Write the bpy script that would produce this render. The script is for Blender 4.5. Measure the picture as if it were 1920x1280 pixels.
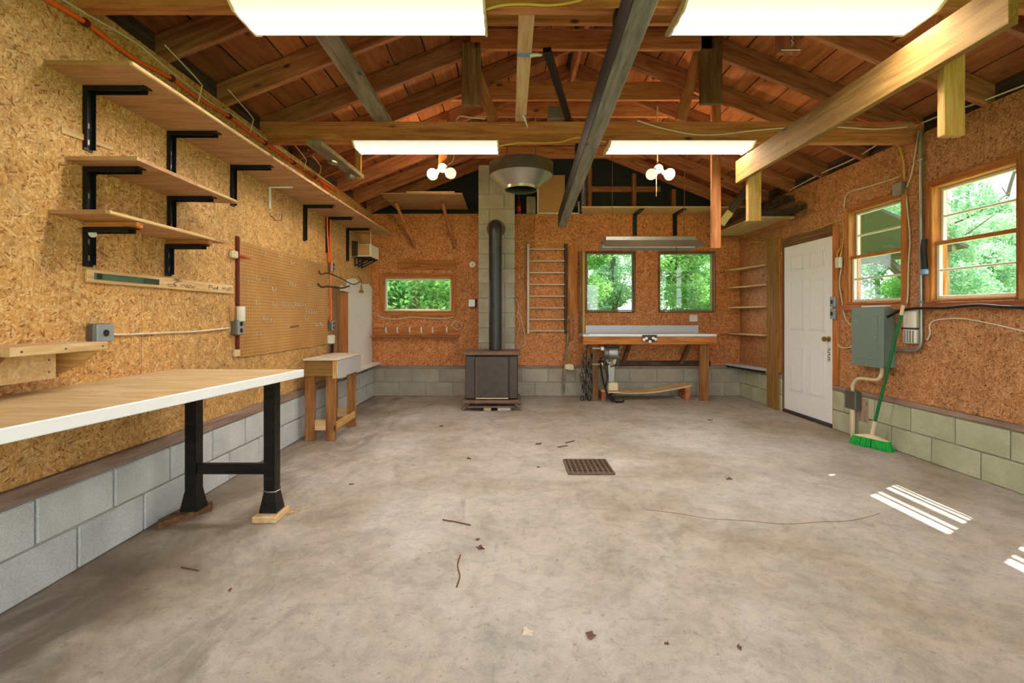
import bpy, bmesh, math, random
from mathutils import Matrix, Vector, noise as mnoise
for o in list(bpy.data.objects): bpy.data.objects.remove(o)
sc = bpy.context.scene
col = sc.collection
rnd = random.Random(7)

# ------------------------------------------------------------------ camera, sky, sun, exposure
F, U0, V0, H = 890.0, 955.0, 592.0, 1.2          # focal (px), vanishing point, eye height, in the 1920x1280 frame
cam_d = bpy.data.cameras.new('camera'); cam = bpy.data.objects.new('camera', cam_d); col.objects.link(cam)
cam.location = (0, 0, H); cam.rotation_euler = (math.pi/2, 0, 0)
cam_d.sensor_width = 36; cam_d.lens = 36*F/1920
cam_d.shift_x = (960-U0)/1920; cam_d.shift_y = (V0-640)/1920
cam_d.clip_start = 0.02; cam_d.clip_end = 200
sc.camera = cam

world = bpy.data.worlds.new('sky'); sc.world = world; world.use_nodes = True
bg = world.node_tree.nodes['Background']
bg.inputs['Color'].default_value = (0.93, 0.965, 1.0, 1); bg.inputs['Strength'].default_value = 2.7
sun_d = bpy.data.lights.new('sun', 'SUN'); sun_d.energy = 12.0; sun_d.angle = 0.009; sun_d.color = (1, 0.95, 0.86)
sun = bpy.data.objects.new('sun', sun_d); col.objects.link(sun)
sun.rotation_euler = Vector((-0.518, -0.31, -1)).to_track_quat('-Z', 'Y').to_euler()
sun.location = (6, 5, 9)
LAMP_TUBE = 95.0      # emission of the fluorescent lenses
LAMP_BULB = 90.0
sc.view_settings.view_transform = 'Standard'; sc.view_settings.look = 'None'
sc.view_settings.exposure = 0.7; sc.view_settings.gamma = 1
sc.view_settings.use_curve_mapping = False

# ------------------------------------------------------------------ room measures (metres)
XL, XR, YB, YF = -2.06, 3.46, 7.12, -1.0         # inner faces of the walls
XRIDGE, ZPLATE, PITCH = 0.70, 2.73, 0.40
def z_raf(x): return ZPLATE + PITCH*(2.76-abs(x-XRIDGE))      # underside of the rafters
ZTIE0, ZTIE1 = 2.667, 2.85

# pixel -> place on a known surface
def AT(u, v, Y): return Vector(((u-U0)*Y/F, Y, H+(V0-v)*Y/F))
def BW(u, v, off=0.0): return AT(u, v, YB-off)
def LW(u, v, off=0.0):
    X = XL+off; return AT(u, v, F*X/(u-U0))
def RW(u, v, off=0.0):
    X = XR-off; return AT(u, v, F*X/(u-U0))
def FL(u, v, z=0.0): return AT(u, v, F*(H-z)/(v-V0))

# ------------------------------------------------------------------ materials
def lin(h):
    h = h.lstrip('#'); out = []
    for i in (0, 2, 4):
        c = int(h[i:i+2], 16)/255
        out.append(c/12.92 if c <= 0.04045 else ((c+0.055)/1.055)**2.4)
    return (*out, 1)
class NT:
    def __init__(s, name):
        s.m = bpy.data.materials.new(name); s.m.use_nodes = True
        s.t = s.m.node_tree; s.b = s.t.nodes['Principled BSDF']; s.n = s.t.nodes; s.l = s.t.links
    def add(s, typ, **kw):
        nd = s.n.new(typ)
        for k, v in kw.items():
            if k.startswith('_'): nd.inputs[int(k[1:])].default_value = v
            else: setattr(nd, k, v)
        return nd
    def link(s, a, b): s.l.new(a, b)
    def coords(s, scale=(1,1,1), rot=(0,0,0), rand=True, out='Object'):
        tc = s.add('ShaderNodeTexCoord')
        src = tc.outputs[out]
        if rand:
            oi = s.add('ShaderNodeObjectInfo'); mu = s.add('ShaderNodeMath', operation='MULTIPLY'); mu.inputs[1].default_value = 57.0
            s.link(oi.outputs['Random'], mu.inputs[0])
            va = s.add('ShaderNodeVectorMath', operation='ADD'); s.link(src, va.inputs[0]); s.link(mu.outputs[0], va.inputs[1]); src = va.outputs[0]
        mp = s.add('ShaderNodeMapping'); mp.inputs['Scale'].default_value = scale; mp.inputs['Rotation'].default_value = rot
        s.link(src, mp.inputs['Vector']); return mp.outputs[0]
    def ramp(s, fac, stops):
        r = s.add('ShaderNodeValToRGB'); e = r.color_ramp.elements
        while len(e) < len(stops): e.new(0.5)
        for el, (p, c) in zip(e, stops):
            el.position = p; el.color = lin(c) if isinstance(c, str) else (c, c, c, 1)
        s.link(fac, r.inputs[0]); return r.outputs[0]
    def noise(s, vec, scale, detail=4, rough=0.55, dist=0.0):
        n_ = s.add('ShaderNodeTexNoise'); n_.inputs['Scale'].default_value = scale; n_.inputs['Detail'].default_value = detail
        n_.inputs['Roughness'].default_value = rough; n_.inputs['Distortion'].default_value = dist
        s.link(vec, n_.inputs['Vector']); return n_.outputs['Fac']
    def mix(s, fac, a, b, mode='MIX'):
        m_ = s.add('ShaderNodeMix', data_type='RGBA', blend_type=mode)
        for sock, v in ((m_.inputs[0], fac), (m_.inputs[6], a), (m_.inputs[7], b)):
            if hasattr(v, 'is_linked'): s.link(v, sock)
            else: sock.default_value = v
        return m_.outputs[2]
    def bump(s, h, strength=0.3, dist=0.005):
        b_ = s.add('ShaderNodeBump'); b_.inputs['Strength'].default_value = strength; b_.inputs['Distance'].default_value = dist
        s.link(h, b_.inputs['Height']); s.link(b_.outputs[0], s.b.inputs['Normal'])
    def fin(s, color=None, rough=0.7, metal=0.0, spec=None):
        if color is not None:
            if hasattr(color, 'is_linked'): s.link(color, s.b.inputs['Base Color'])
            else: s.b.inputs['Base Color'].default_value = color
        s.b.inputs['Roughness'].default_value = rough; s.b.inputs['Metallic'].default_value = metal
        if spec is not None: s.b.inputs['Specular IOR Level'].default_value = spec
        return s.m
G = (0.5, 0.5, 0.5, 1)
def plain(name, c, rough=0.5, metal=0.0, mottled=0.12, spec=None):
    t = NT(name); v = t.noise(t.coords(), 14, 3)
    a = lin(c); d = tuple(x*(1-mottled) for x in a[:3])+(1,); b2 = tuple(min(1, x*(1+mottled)) for x in a[:3])+(1,)
    r = t.add('ShaderNodeMix', data_type='RGBA'); t.link(v, r.inputs[0]); r.inputs[6].default_value = d; r.inputs[7].default_value = b2
    return t.fin(r.outputs[2], rough, metal, spec)
def wood(name, dark, mid, light, rough=0.75, var=0.35, knots=True, fine=1.0):
    """sawn timber, grain along local x; every board differs a little in tone"""
    t = NT(name); vec = t.coords((1.3, 15*fine, 15*fine))
    n1 = t.noise(vec, 1.6, 5, 0.6, 0.9)
    c = t.ramp(n1, [(0.28, dark), (0.5, mid), (0.72, light)])
    n2 = t.noise(t.coords((3, 70*fine, 70*fine)), 1.5, 3)
    c = t.mix(0.35, c, t.ramp(n2, [(0.3, 0.45), (0.7, 1.0)]), 'MULTIPLY')
    if knots:
        vo = t.add('ShaderNodeTexVoronoi'); vo.inputs['Scale'].default_value = 2.6; vo.inputs['Randomness'].default_value = 1
        t.link(t.coords((1, 2.2, 2.2)), vo.inputs['Vector'])
        k = t.ramp(vo.outputs['Distance'], [(0.05, 1.0), (0.12, 0.0)])
        c = t.mix(k, c, tuple(x*0.35 for x in lin(dark)[:3])+(1,))
    oi = t.add('ShaderNodeObjectInfo'); mr = t.add('ShaderNodeMapRange'); mr.inputs[3].default_value = 1-var; mr.inputs[4].default_value = 1+var*0.4
    t.link(oi.outputs['Random'], mr.inputs[0])
    hv = t.add('ShaderNodeHueSaturation'); t.link(mr.outputs[0], hv.inputs['Value']); t.link(c, hv.inputs['Color'])
    t.bump(n2, 0.25, 0.002)
    return t.fin(hv.outputs[0], rough, spec=0.25)
def osb(name, dark, mid, light, pale):
    t = NT(name); vals = []
    base = t.coords(rand=True)
    for ang, off in ((0.35, 0.0), (1.45, 3.1), (2.5, 7.7)):
        mp = t.add('ShaderNodeMapping'); mp.vector_type = 'TEXTURE' if False else 'POINT'
        mp.inputs['Rotation'].default_value = (0, ang, 0); mp.inputs['Location'].default_value = (off, 0, off); t.link(base, mp.inputs['Vector'])
        ms = t.add('ShaderNodeMapping'); ms.inputs['Scale'].default_value = (38, 2, 130); t.link(mp.outputs[0], ms.inputs['Vector'])
        vo = t.add('ShaderNodeTexVoronoi'); vo.inputs['Scale'].default_value = 1; t.link(ms.outputs[0], vo.inputs['Vector'])
        sp = t.add('ShaderNodeSeparateColor'); t.link(vo.outputs['Color'], sp.inputs[0]); vals.append(sp)
    sel = t.noise(base, 34, 3, 0.6, 0.5)
    f1 = t.ramp(sel, [(0.46, 0.0), (0.47, 1.0)]); f2 = t.ramp(sel, [(0.54, 0.0), (0.55, 1.0)])
    v = t.mix(f1, vals[0].outputs[0], vals[1].outputs[0]); v = t.mix(f2, v, vals[2].outputs[0])
    c = t.ramp(v, [(0.04, dark), (0.16, mid), (0.6, light), (0.97, pale)])
    big = t.noise(base, 1.1, 4, 0.6)
    c = t.mix(0.55, c, t.ramp(big, [(0.3, 0.62), (0.65, 1.0)]), 'MULTIPLY')
    md = t.noise(base, 13, 4, 0.7, 0.6); c = t.mix(0.75, c, t.ramp(md, [(0.34, 0.62), (0.52, 0.95), (0.7, 1.0)]), 'MULTIPLY')
    t.bump(v, 0.25, 0.002)
    return t.fin(c, 0.62, spec=0.3)
def block(name, a, b, d):
    t = NT(name); base = t.coords()
    n1 = t.noise(base, 3.0, 5, 0.6); n2 = t.noise(base, 120, 2, 0.6)
    c = t.ramp(n1, [(0.3, a), (0.7, b)])
    c = t.mix(0.5, c, t.ramp(n2, [(0.3, 0.6), (0.6, 1.0)]), 'MULTIPLY')
    st = t.noise(t.coords((6, 6, 0.9)), 1.3, 3)
    c = t.mix(t.ramp(st, [(0.66, 0.0), (0.8, 0.6)]), c, lin(d))
    t.bump(n2, 0.5, 0.003)
    return t.fin(c, 0.9, spec=0.2)
M = {}
M['osb_l'] = osb('osb_golden', '#996632', '#c7924f', '#d5a463', '#e6c592')  # one OSB in per-wall tints: partly wall lighting put into colour, partly ageing
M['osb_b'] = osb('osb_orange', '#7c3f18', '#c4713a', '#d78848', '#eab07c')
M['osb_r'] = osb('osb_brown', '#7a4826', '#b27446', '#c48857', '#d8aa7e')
M['blk_l'] = block('block_grey_paint', '#b4babb', '#d0d5d5', '#9a9584')
M['blk_b'] = block('block_bare', '#968f80', '#b6af9f', '#726c58')
M['blk_r'] = block('block_olive_grey', '#a3a688', '#c3c4a8', '#7f7e60')
M['mort'] = block('mortar', '#9b998f', '#adaba0', '#7d7a6e')
M['raf'] = wood('rafter_fir', '#804a2f', '#b06f4c', '#ca8d68', var=0.3)
M['rafr'] = M['raf']
M['deck'] = wood('roof_deck_fir', '#96582f', '#b46c3e', '#c4814e', var=0.45, fine=0.6)
M['tie'] = wood('tie_fir', '#9c5a34', '#c47b4d', '#d89868', var=0.2)
M['pine'] = wood('pine_yellow', '#b98445', '#d3a35e', '#e3bd80', var=0.2)
M['pine2'] = wood('pine_pale', '#c9a06a', '#dcb985', '#ecd3a8', var=0.12)
M['amber'] = wood('pine_amber', '#7f5c2c', '#96703a', '#ab864c', var=0.12)
M['brown'] = wood('old_brown_board', '#5f4128', '#83603f', '#a07a54', var=0.3)
M['grey'] = wood('weathered_grey_board', '#6d6350', '#8f836c', '#aa9f86', var=0.2)
M['ply'] = wood('plywood_shelf', '#a67a52', '#bd9069', '#d0a883', var=0.12, knots=False, fine=0.6)
M['benchply'] = wood('bench_plywood', '#c7a474', '#d8ba8a', '#e6d0a8', var=0.05, knots=False, fine=0.5)
M['orange'] = wood('trim_orange_fir', '#9a5526', '#c37a3e', '#dd9c5c', var=0.25)
M['red'] = wood('trim_red_fir', '#86472a', '#b3714a', '#cf9068', var=0.25)
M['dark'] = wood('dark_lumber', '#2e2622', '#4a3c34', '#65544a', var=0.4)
M['plate'] = wood('sill_plate_old', '#80675a', '#a08777', '#b8a293', var=0.2)
M['blackwood'] = wood('black_painted_wood', '#0d0c0b', '#191715', '#2a2723', rough=0.45, var=0.2, knots=False)
M['black'] = plain('black_metal', '#16161a', 0.4, 0.3)
M['felt'] = plain('black_felt_paper', '#26282a', 0.9)
M['white'] = plain('white_paint', '#f1f2f5', 0.35, 0, 0.03)
M['offwhite'] = plain('off_white', '#dcd8cc', 0.5, 0, 0.05)
M['glare_ledge_white'] = plain('glare_and_ledge_white', '#e6e3dd', 0.7, 0, 0.1)  # daylight glare put into the far sheet's colour; ledge plank shares it
M['lam'] = plain('grey_laminate', '#c9ced6', 0.3, 0, 0.04)
M['galv'] = plain('galvanised', '#9ea09c', 0.35, 0.75, 0.2)
M['galvd'] = plain('galvanised_dull', '#6f6e66', 0.5, 0.6, 0.2)
M['alu'] = plain('aluminium', '#c6c3bd', 0.35, 0.8, 0.1)
M['foil'] = plain('foil', '#cfd2d4', 0.22, 0.95, 0.3)
M['pipeb'] = plain('stovepipe_black', '#3c3f42', 0.45, 0.5, 0.3)
M['stove'] = plain('stove_steel', '#4a413c', 0.5, 0.45, 0.35)
M['stoved'] = plain('stove_dark', '#2f2b29', 0.5, 0.4, 0.3)
M['rust'] = plain('rusty_iron', '#7a6452', 0.8, 0.3, 0.4)
M['rustd'] = plain('rusty_dark', '#40332a', 0.85, 0.2, 0.4)
M['panelg'] = plain('panel_grey_green', '#7c8f88', 0.4, 0.2, 0.05)
M['pboxg'] = plain('outlet_grey', '#9aa4aa', 0.45, 0.4, 0.08)
M['orangec'] = plain('orange_cord', '#f2671f', 0.5)
M['yellowc'] = plain('yellow_cable', '#d8b04a', 0.55)
M['whitec'] = plain('white_cable', '#d9cdb4', 0.55)
M['redc'] = plain('red_cable', '#d8503c', 0.5)
M['green'] = plain('broom_green', '#0e6b3c', 0.35)
M['bristle'] = plain('bristle_green', '#0ea63c', 0.7)
M['tan'] = plain('light_tan', '#d8c9a4', 0.5)
M['redp'] = plain('red_plastic', '#c0301e', 0.4)
M['redd'] = plain('dark_red', '#5c1810', 0.5)
M['brass'] = plain('brass', '#a98846', 0.35, 0.8)
M['yellow'] = plain('yellow_paint', '#c9c07a', 0.6)
M['card'] = plain('cardboard', '#b98a56', 0.8)
M['blue'] = plain('blue_tape', '#7d9cc8', 0.5)
M['leafbrown'] = plain('dry_leaf_brown', '#6a4636', 0.8, 0, 0.3)
M['ink'] = plain('ink_black', '#1a1a1c', 0.7)
M['inkr'] = plain('ink_brown_red', '#6a2c1c', 0.7)
M['glevel'] = plain('level_green', '#4c6a58', 0.35, 0.2, 0.3)
M['bark'] = plain('bark', '#5c5244', 0.9, 0, 0.3)
M['roofing'] = plain('roof_shingle', '#56524e', 0.9, 0, 0.2)
M['siding'] = plain('siding', '#8d8478', 0.8)
M['beamgrey'] = wood('grey_dark_timber', '#6a655c', '#8a8478', '#a39c90', var=0.05)
M['lamdull'] = plain('grey_dull_board', '#b4b2b4', 0.7, 0, 0.1)
M['inkg'] = plain('dark_green_vial', '#2f4034', 0.3)
M['lamwarm'] = plain('daylit_top_and_leaf_pale', '#cfc4b0', 0.7, 0, 0.12)  # daylight on the stand top put into its colour; pale leaf shares it
M['tanalu'] = plain('aged_aluminium', '#b8a596', 0.5, 0.5, 0.1)
M['fir'] = wood('brown_fir_post', '#7d512c', '#a06d3e', '#b98855', var=0.15)
M['chrome'] = plain('zinc_hook', '#d8d6d0', 0.3, 0.9)

def mat_peg():
    t = NT('pegboard_brown'); tc = t.add('ShaderNodeTexCoord'); sp = t.add('ShaderNodeSeparateXYZ'); t.link(tc.outputs['Object'], sp.inputs[0])
    ds = []
    for ax in ('X', 'Z'):
        a = t.add('ShaderNodeMath', operation='MULTIPLY'); a.inputs[1].default_value = 1/0.0254; t.link(sp.outputs[ax], a.inputs[0])
        f = t.add('ShaderNodeMath', operation='FRACT'); t.link(a.outputs[0], f.inputs[0])
        s_ = t.add('ShaderNodeMath', operation='SUBTRACT'); s_.inputs[1].default_value = 0.5; t.link(f.outputs[0], s_.inputs[0])
        p = t.add('ShaderNodeMath', operation='POWER'); p.inputs[1].default_value = 2; t.link(s_.outputs[0], p.inputs[0]); ds.append(p)
    ad = t.add('ShaderNodeMath', operation='ADD'); t.link(ds[0].outputs[0], ad.inputs[0]); t.link(ds[1].outputs[0], ad.inputs[1])
    lt = t.add('ShaderNodeMath', operation='LESS_THAN'); lt.inputs[1].default_value = 0.03; t.link(ad.outputs[0], lt.inputs[0])
    n1 = t.noise(t.coords(rand=False), 2, 4); c = t.ramp(n1, [(0.3, '#a8763e'), (0.7, '#c99a5c')])
    return t.fin(t.mix(lt.outputs[0], c, lin('#4a2f18')), 0.6)
M['peg'] = mat_peg()
def mat_floor():
    t = NT('concrete_floor'); b = t.coords(rand=False)
    n1 = t.noise(b, 0.7, 6, 0.62, 0.6); n2 = t.noise(b, 3.2, 5, 0.65, 0.4); n3 = t.noise(b, 140, 2, 0.6); n4 = t.noise(b, 28, 3, 0.7)
    c = t.ramp(n1, [(0.3, '#a3947e'), (0.5, '#bdb4a9'), (0.68, '#d0cbc7')])
    c = t.mix(0.55, c, t.ramp(n2, [(0.3, 0.52), (0.6, 1.0)]), 'MULTIPLY')
    c = t.mix(0.4, c, t.ramp(n3, [(0.32, 0.62), (0.5, 1.0)]), 'MULTIPLY')
    c = t.mix(t.ramp(n4, [(0.6, 0.0), (0.72, 0.6)]), c, lin('#7c6a58'))
    n5 = t.noise(b, 11, 6, 0.75, 0.8); c = t.mix(0.6, c, t.ramp(n5, [(0.36, 0.66), (0.56, 1.0)]), 'MULTIPLY')
    # damp dirt stains beside the left-hand wall and under the bench: a stain map of its own shape
    st = t.noise(t.coords((1.5, 0.7, 1), rand=False), 1.5, 5, 0.65, 1.2)
    sp = t.add('ShaderNodeSeparateXYZ'); t.link(b, sp.inputs[0])
    mr = t.add('ShaderNodeMapRange'); t.link(sp.outputs['X'], mr.inputs[0])
    mr.inputs[1].default_value = -2.06; mr.inputs[2].default_value = -0.7; mr.inputs[3].default_value = 0.34; mr.inputs[4].default_value = 0.0
    ad = t.add('ShaderNodeMath', operation='ADD'); t.link(st, ad.inputs[0]); t.link(mr.outputs[0], ad.inputs[1])
    c = t.mix(t.ramp(ad.outputs[0], [(0.6, 0.0), (0.86, 0.75)]), c, lin('#6b5c4e'))
    t.bump(n3, 0.2, 0.002)
    return t.fin(c, 0.62, spec=0.35)
M['floor'] = mat_floor()
def mat_glass():
    t = NT('window_glass'); tr = t.add('ShaderNodeBsdfTransparent'); tr.inputs[0].default_value = (0.93, 0.97, 0.95, 1)
    gl = t.add('ShaderNodeBsdfGlossy'); gl.inputs['Roughness'].default_value = 0.03
    mx = t.add('ShaderNodeMixShader'); mx.inputs[0].default_value = 0.06
    t.link(tr.outputs[0], mx.inputs[1]); t.link(gl.outputs[0], mx.inputs[2])
    t.link(mx.outputs[0], t.n['Material Output'].inputs['Surface']); return t.m
M['glass'] = mat_glass()
def mat_emit(name, c, s):
    t = NT(name); t.b.inputs['Base Color'].default_value = lin(c); t.b.inputs['Emission Color'].default_value = lin(c); t.b.inputs['Emission Strength'].default_value = s
    t.b.inputs['Roughness'].default_value = 0.4; return t.m
def mat_lens():
    """prismatic lens: brighter where a tube lies behind it, dimmer and yellower towards its edges"""
    t = NT('lit_acrylic_lens'); tc = t.add('ShaderNodeTexCoord'); sp = t.add('ShaderNodeSeparateXYZ'); t.link(tc.outputs['Object'], sp.inputs[0])
    ab = t.add('ShaderNodeMath', operation='ABSOLUTE'); t.link(sp.outputs['Y'], ab.inputs[0])
    mr = t.add('ShaderNodeMapRange'); t.link(ab.outputs[0], mr.inputs[0]); mr.inputs[1].default_value = 0.0; mr.inputs[2].default_value = 0.15; mr.inputs[3].default_value = 0; mr.inputs[4].default_value = 1
    r = t.add('ShaderNodeValToRGB'); e = r.color_ramp.elements; e.new(0.4); e.new(0.62); e.new(0.85); e.new(0.9)
    for el, (p, v) in zip(e, ((0.0, 0.0045), (0.13, 0.012), (0.28, 1.0), (0.43, 0.012), (0.58, 0.006), (0.9, 0.004))): el.position = p; el.color = (v, v*0.95, v*0.85, 1)
    t.link(mr.outputs[0], r.inputs[0]); t.link(r.outputs[0], t.b.inputs['Emission Color']); t.b.inputs['Emission Strength'].default_value = LAMP_TUBE
    t.b.inputs['Base Color'].default_value = lin('#efe6cc'); return t.m
M['lens'] = mat_lens()
M['lensend'] = mat_emit('lit_lens_end', '#f4e2b0', 1.2)
M['bulb'] = mat_emit('lit_bulb', '#ffd9a0', LAMP_BULB)
M['bulbdim'] = mat_emit('dim_bulb', '#f3e4d0', 0.6)
def mat_leaf(name, a, b):
    t = NT(name); n1 = t.noise(t.coords(), 1.7, 3); oi = t.coords()
    c = t.ramp(n1, [(0.35, a), (0.65, b)])
    d = t.add('ShaderNodeBsdfDiffuse'); tr = t.add('ShaderNodeBsdfTranslucent'); t.link(c, d.inputs[0]); t.link(c, tr.inputs[0])
    mx = t.add('ShaderNodeMixShader'); mx.inputs[0].default_value = 0.5; t.link(d.outputs[0], mx.inputs[1]); t.link(tr.outputs[0], mx.inputs[2])
    t.link(mx.outputs[0], t.n['Material Output'].inputs['Surface']); return t.m
M['leaf'] = mat_leaf('leaf_green', '#4f8a48', '#9cc878')
M['leaf2'] = mat_leaf('leaf_pale_green', '#79a585', '#bcd9b4')
M['grass'] = plain('grass', '#7fa052', 0.9, 0, 0.3)

# ------------------------------------------------------------------ mesh helpers
WM = {}                                             # world matrix of every object made
def link(name, mesh, mat, mtx=None, parent=None):
    o = bpy.data.objects.new(name, mesh); col.objects.link(o)
    if mesh is not None and mat is not None:
        mm = M[mat] if isinstance(mat, str) else mat
        if not mesh.materials: mesh.materials.append(mm)
        elif mesh.materials[0] != mm:
            o.material_slots[0].link = 'OBJECT'; o.material_slots[0].material = mm
    mtx = mtx or Matrix.Identity(4)
    o.matrix_basis = mtx; WM[o.name] = mtx.copy()
    if parent is not None:
        o.parent = parent; o.matrix_parent_inverse = WM[parent.name].inverted()
    return o
def tag(o, label=None, cat=None, group=None, kind=None):
    if label: o['label'] = label
    if cat: o['category'] = cat
    if group: o['group'] = group
    if kind: o['kind'] = kind
    return o
def thing(name, label, cat, loc=(0,0,0), group=None):
    return tag(link(name, None, None, Matrix.Translation(Vector(loc))), label, cat, group)
def struct(name, loc=(0,0,0)):
    return tag(link(name, None, None, Matrix.Translation(Vector(loc))), kind='structure')
def mesh_of(name, verts, faces, smooth=False):
    me = bpy.data.meshes.new(name); me.from_pydata([tuple(v) for v in verts], [], faces)
    if smooth: me.polygons.foreach_set('use_smooth', [True]*len(me.polygons))
    me.update(); return me
BOX = {}
def cbox(sx, sy, sz, b=0.003):
    """box with small chamfers, centred"""
    key = (round(sx,4), round(sy,4), round(sz,4), round(b,4))
    if key in BOX: return BOX[key]
    h = (sx/2, sy/2, sz/2); b = min(b, min(h)*0.45); V = []; idx = {}
    for sxn in (-1,1):
        for syn in (-1,1):
            for szn in (-1,1):
                s = (sxn, syn, szn)
                for ax in range(3):
                    p = [s[k]*(h[k]-b) for k in range(3)]; p[ax] = s[ax]*h[ax]
                    idx[(s, ax)] = len(V); V.append(p)
    Fc = []
    for ax in range(3):
        a, c = (ax+1)%3, (ax+2)%3
        for sg in (-1,1):
            q = []
            for (i, j) in ((-1,-1),(1,-1),(1,1),(-1,1)):
                s = [0,0,0]; s[ax] = sg; s[a] = i; s[c] = j; q.append(idx[(tuple(s), ax)])
            Fc.append(q if sg > 0 else q[::-1])
    for ax in range(3):
        a, c = (ax+1)%3, (ax+2)%3
        for i in (-1,1):
            for j in (-1,1):
                s0 = [0,0,0]; s0[ax] = -1; s0[a] = i; s0[c] = j; s1 = list(s0); s1[ax] = 1
                s0, s1 = tuple(s0), tuple(s1)
                q = [idx[(s0,a)], idx[(s1,a)], idx[(s1,c)], idx[(s0,c)]]
                Fc.append(q if i*j < 0 else q[::-1])
    for sxn in (-1,1):
        for syn in (-1,1):
            for szn in (-1,1):
                s = (sxn, syn, szn); q = [idx[(s,0)], idx[(s,1)], idx[(s,2)]]
                Fc.append(q if sxn*syn*szn > 0 else q[::-1])
    me = mesh_of('box', V, Fc); BOX[key] = me; return me
def frame3(x, up):
    x = x.normalized(); y = up.cross(x)
    if y.length < 1e-5: y = Vector((0,1,0)).cross(x)
    y.normalize(); z = x.cross(y)
    m = Matrix((x, y, z)).transposed().to_4x4(); return m
def bar(name, p0, p1, w, h, mat, parent=None, up=(0,0,1), b=0.003):
    """timber from p0 to p1 (centre line), w across, h along up"""
    p0, p1 = Vector(p0), Vector(p1); d = p1-p0
    m = frame3(d, Vector(up)); m.translation = (p0+p1)/2
    return link(name, cbox(d.length, w, h, b), mat, m, parent)
def box(name, lo, hi, mat, parent=None, b=0.003, grain=None):
    """axis-aligned box, grain along its longest side"""
    lo, hi = Vector(lo), Vector(hi); d = [abs(hi[k]-lo[k]) for k in range(3)]; c = (lo+hi)/2
    g = d.index(max(d)) if grain is None else grain
    x = Vector((0,0,0)); x[g] = 1
    m = frame3(x, Vector((0,0,1)) if g != 2 else Vector((0,1,0)))
    sy = sum(abs(m[k][1])*d[k] for k in range(3)); sz = sum(abs(m[k][2])*d[k] for k in range(3))
    m.translation = c
    return link(name, cbox(d[g], sy, sz, b), mat, m, parent)
class MB:
    """collects shapes for one mesh (one part)"""
    def __init__(s): s.v = []; s.f = []
    def add(s, V, Fc, m=None):
        n = len(s.v); s.v += [tuple(m @ Vector(p)) if m is not None else tuple(p) for p in V]; s.f += [[i+n for i in f] for f in Fc]; return s
    def box(s, lo, hi, m=None):
        (a,b,c),(d,e,f) = lo, hi
        V = [(a,b,c),(d,b,c),(d,e,c),(a,e,c),(a,b,f),(d,b,f),(d,e,f),(a,e,f)]
        return s.add(V, [[3,2,1,0],[4,5,6,7],[0,1,5,4],[1,2,6,5],[2,3,7,6],[3,0,4,7]], m)
    def cb(s, me, m):
        return s.add([v.co for v in me.vertices], [list(p.vertices) for p in me.polygons], m)
    def bar(s, p0, p1, w, h, up=(0,0,1), b=0.002):
        p0, p1 = Vector(p0), Vector(p1); m = frame3(p1-p0, Vector(up)); m.translation = (p0+p1)/2
        return s.cb(cbox((p1-p0).length, w, h, b), m)
    def tube(s, pts, r, n=8, smoothed=True, closed=False):
        pts = [Vector(p) for p in pts]
        if smoothed and len(pts) > 2: pts = catmull(pts)
        rad = r if isinstance(r, (list, tuple)) else None
        rings = []; prev = None
        for i, p in enumerate(pts):
            t = (pts[min(i+1, len(pts)-1)]-pts[max(i-1, 0)])
            t = t.normalized() if t.length > 1e-9 else Vector((0,0,1))
            if prev is None:
                a = Vector((0,0,1)) if abs(t.z) < 0.9 else Vector((1,0,0)); prev = (a-t*a.dot(t)).normalized()
            else:
                prev = prev-t*prev.dot(t); prev = prev.normalized() if prev.length > 1e-6 else Vector((1,0,0))
            q = t.cross(prev); rr = rad[0]+(rad[1]-rad[0])*i/(len(pts)-1) if rad else r
            rings.append([p+(prev*math.cos(2*math.pi*k/n)+q*math.sin(2*math.pi*k/n))*rr for k in range(n)])
        V = [v for ring in rings for v in ring]; Fc = []
        for i in range(len(rings)-1):
            for k in range(n):
                Fc.append([i*n+k, i*n+(k+1)%n, (i+1)*n+(k+1)%n, (i+1)*n+k])
        Fc.append(list(range(n))[::-1]); Fc.append([(len(rings)-1)*n+k for k in range(n)])
        return s.add(V, Fc)
    def lathe(s, prof, m=None, n=24, cap=True):
        V = []; Fc = []
        for (r, z) in prof:
            V += [(r*math.cos(2*math.pi*k/n), r*math.sin(2*math.pi*k/n), z) for k in range(n)]
        for i in range(len(prof)-1):
            for k in range(n):
                Fc.append([i*n+k, i*n+(k+1)%n, (i+1)*n+(k+1)%n, (i+1)*n+k])
        if cap:
            Fc.append(list(range(n))[::-1]); Fc.append([(len(prof)-1)*n+k for k in range(n)])
        return s.add(V, Fc, m)
    def prism(s, poly, a, b, axis=1):
        """polygon in the other two axes, extruded along axis from a to b"""
        n = len(poly); V = []
        for h in (a, b):
            for (p, q) in poly:
                c = [p, q]; c.insert(axis, h); V.append(tuple(c))
        Fc = [[k, (k+1)%n, n+(k+1)%n, n+k] for k in range(n)]+[list(range(n))[::-1], [n+k for k in range(n)]]
        return s.add(V, Fc)
    def build(s, name, mat, parent=None, smooth=False, mtx=None, fix=True):
        if mtx is None:                                # put the origin in the middle of the shape
            lo = [min(v[k] for v in s.v) for k in range(3)]; hi = [max(v[k] for v in s.v) for k in range(3)]
            c = Vector([(lo[k]+hi[k])/2 for k in range(3)])
            me = mesh_of(name, [Vector(v)-c for v in s.v], s.f, smooth); mtx = Matrix.Translation(c)
        else: me = mesh_of(name, s.v, s.f, smooth)
        if fix:
            bm = bmesh.new(); bm.from_mesh(me); bmesh.ops.recalc_face_normals(bm, faces=bm.faces); bm.to_mesh(me); bm.free()
        if smooth:
            try: me.set_sharp_from_angle(angle=math.radians(40))
            except Exception: pass
        return link(name, me, mat, mtx, parent)
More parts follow.
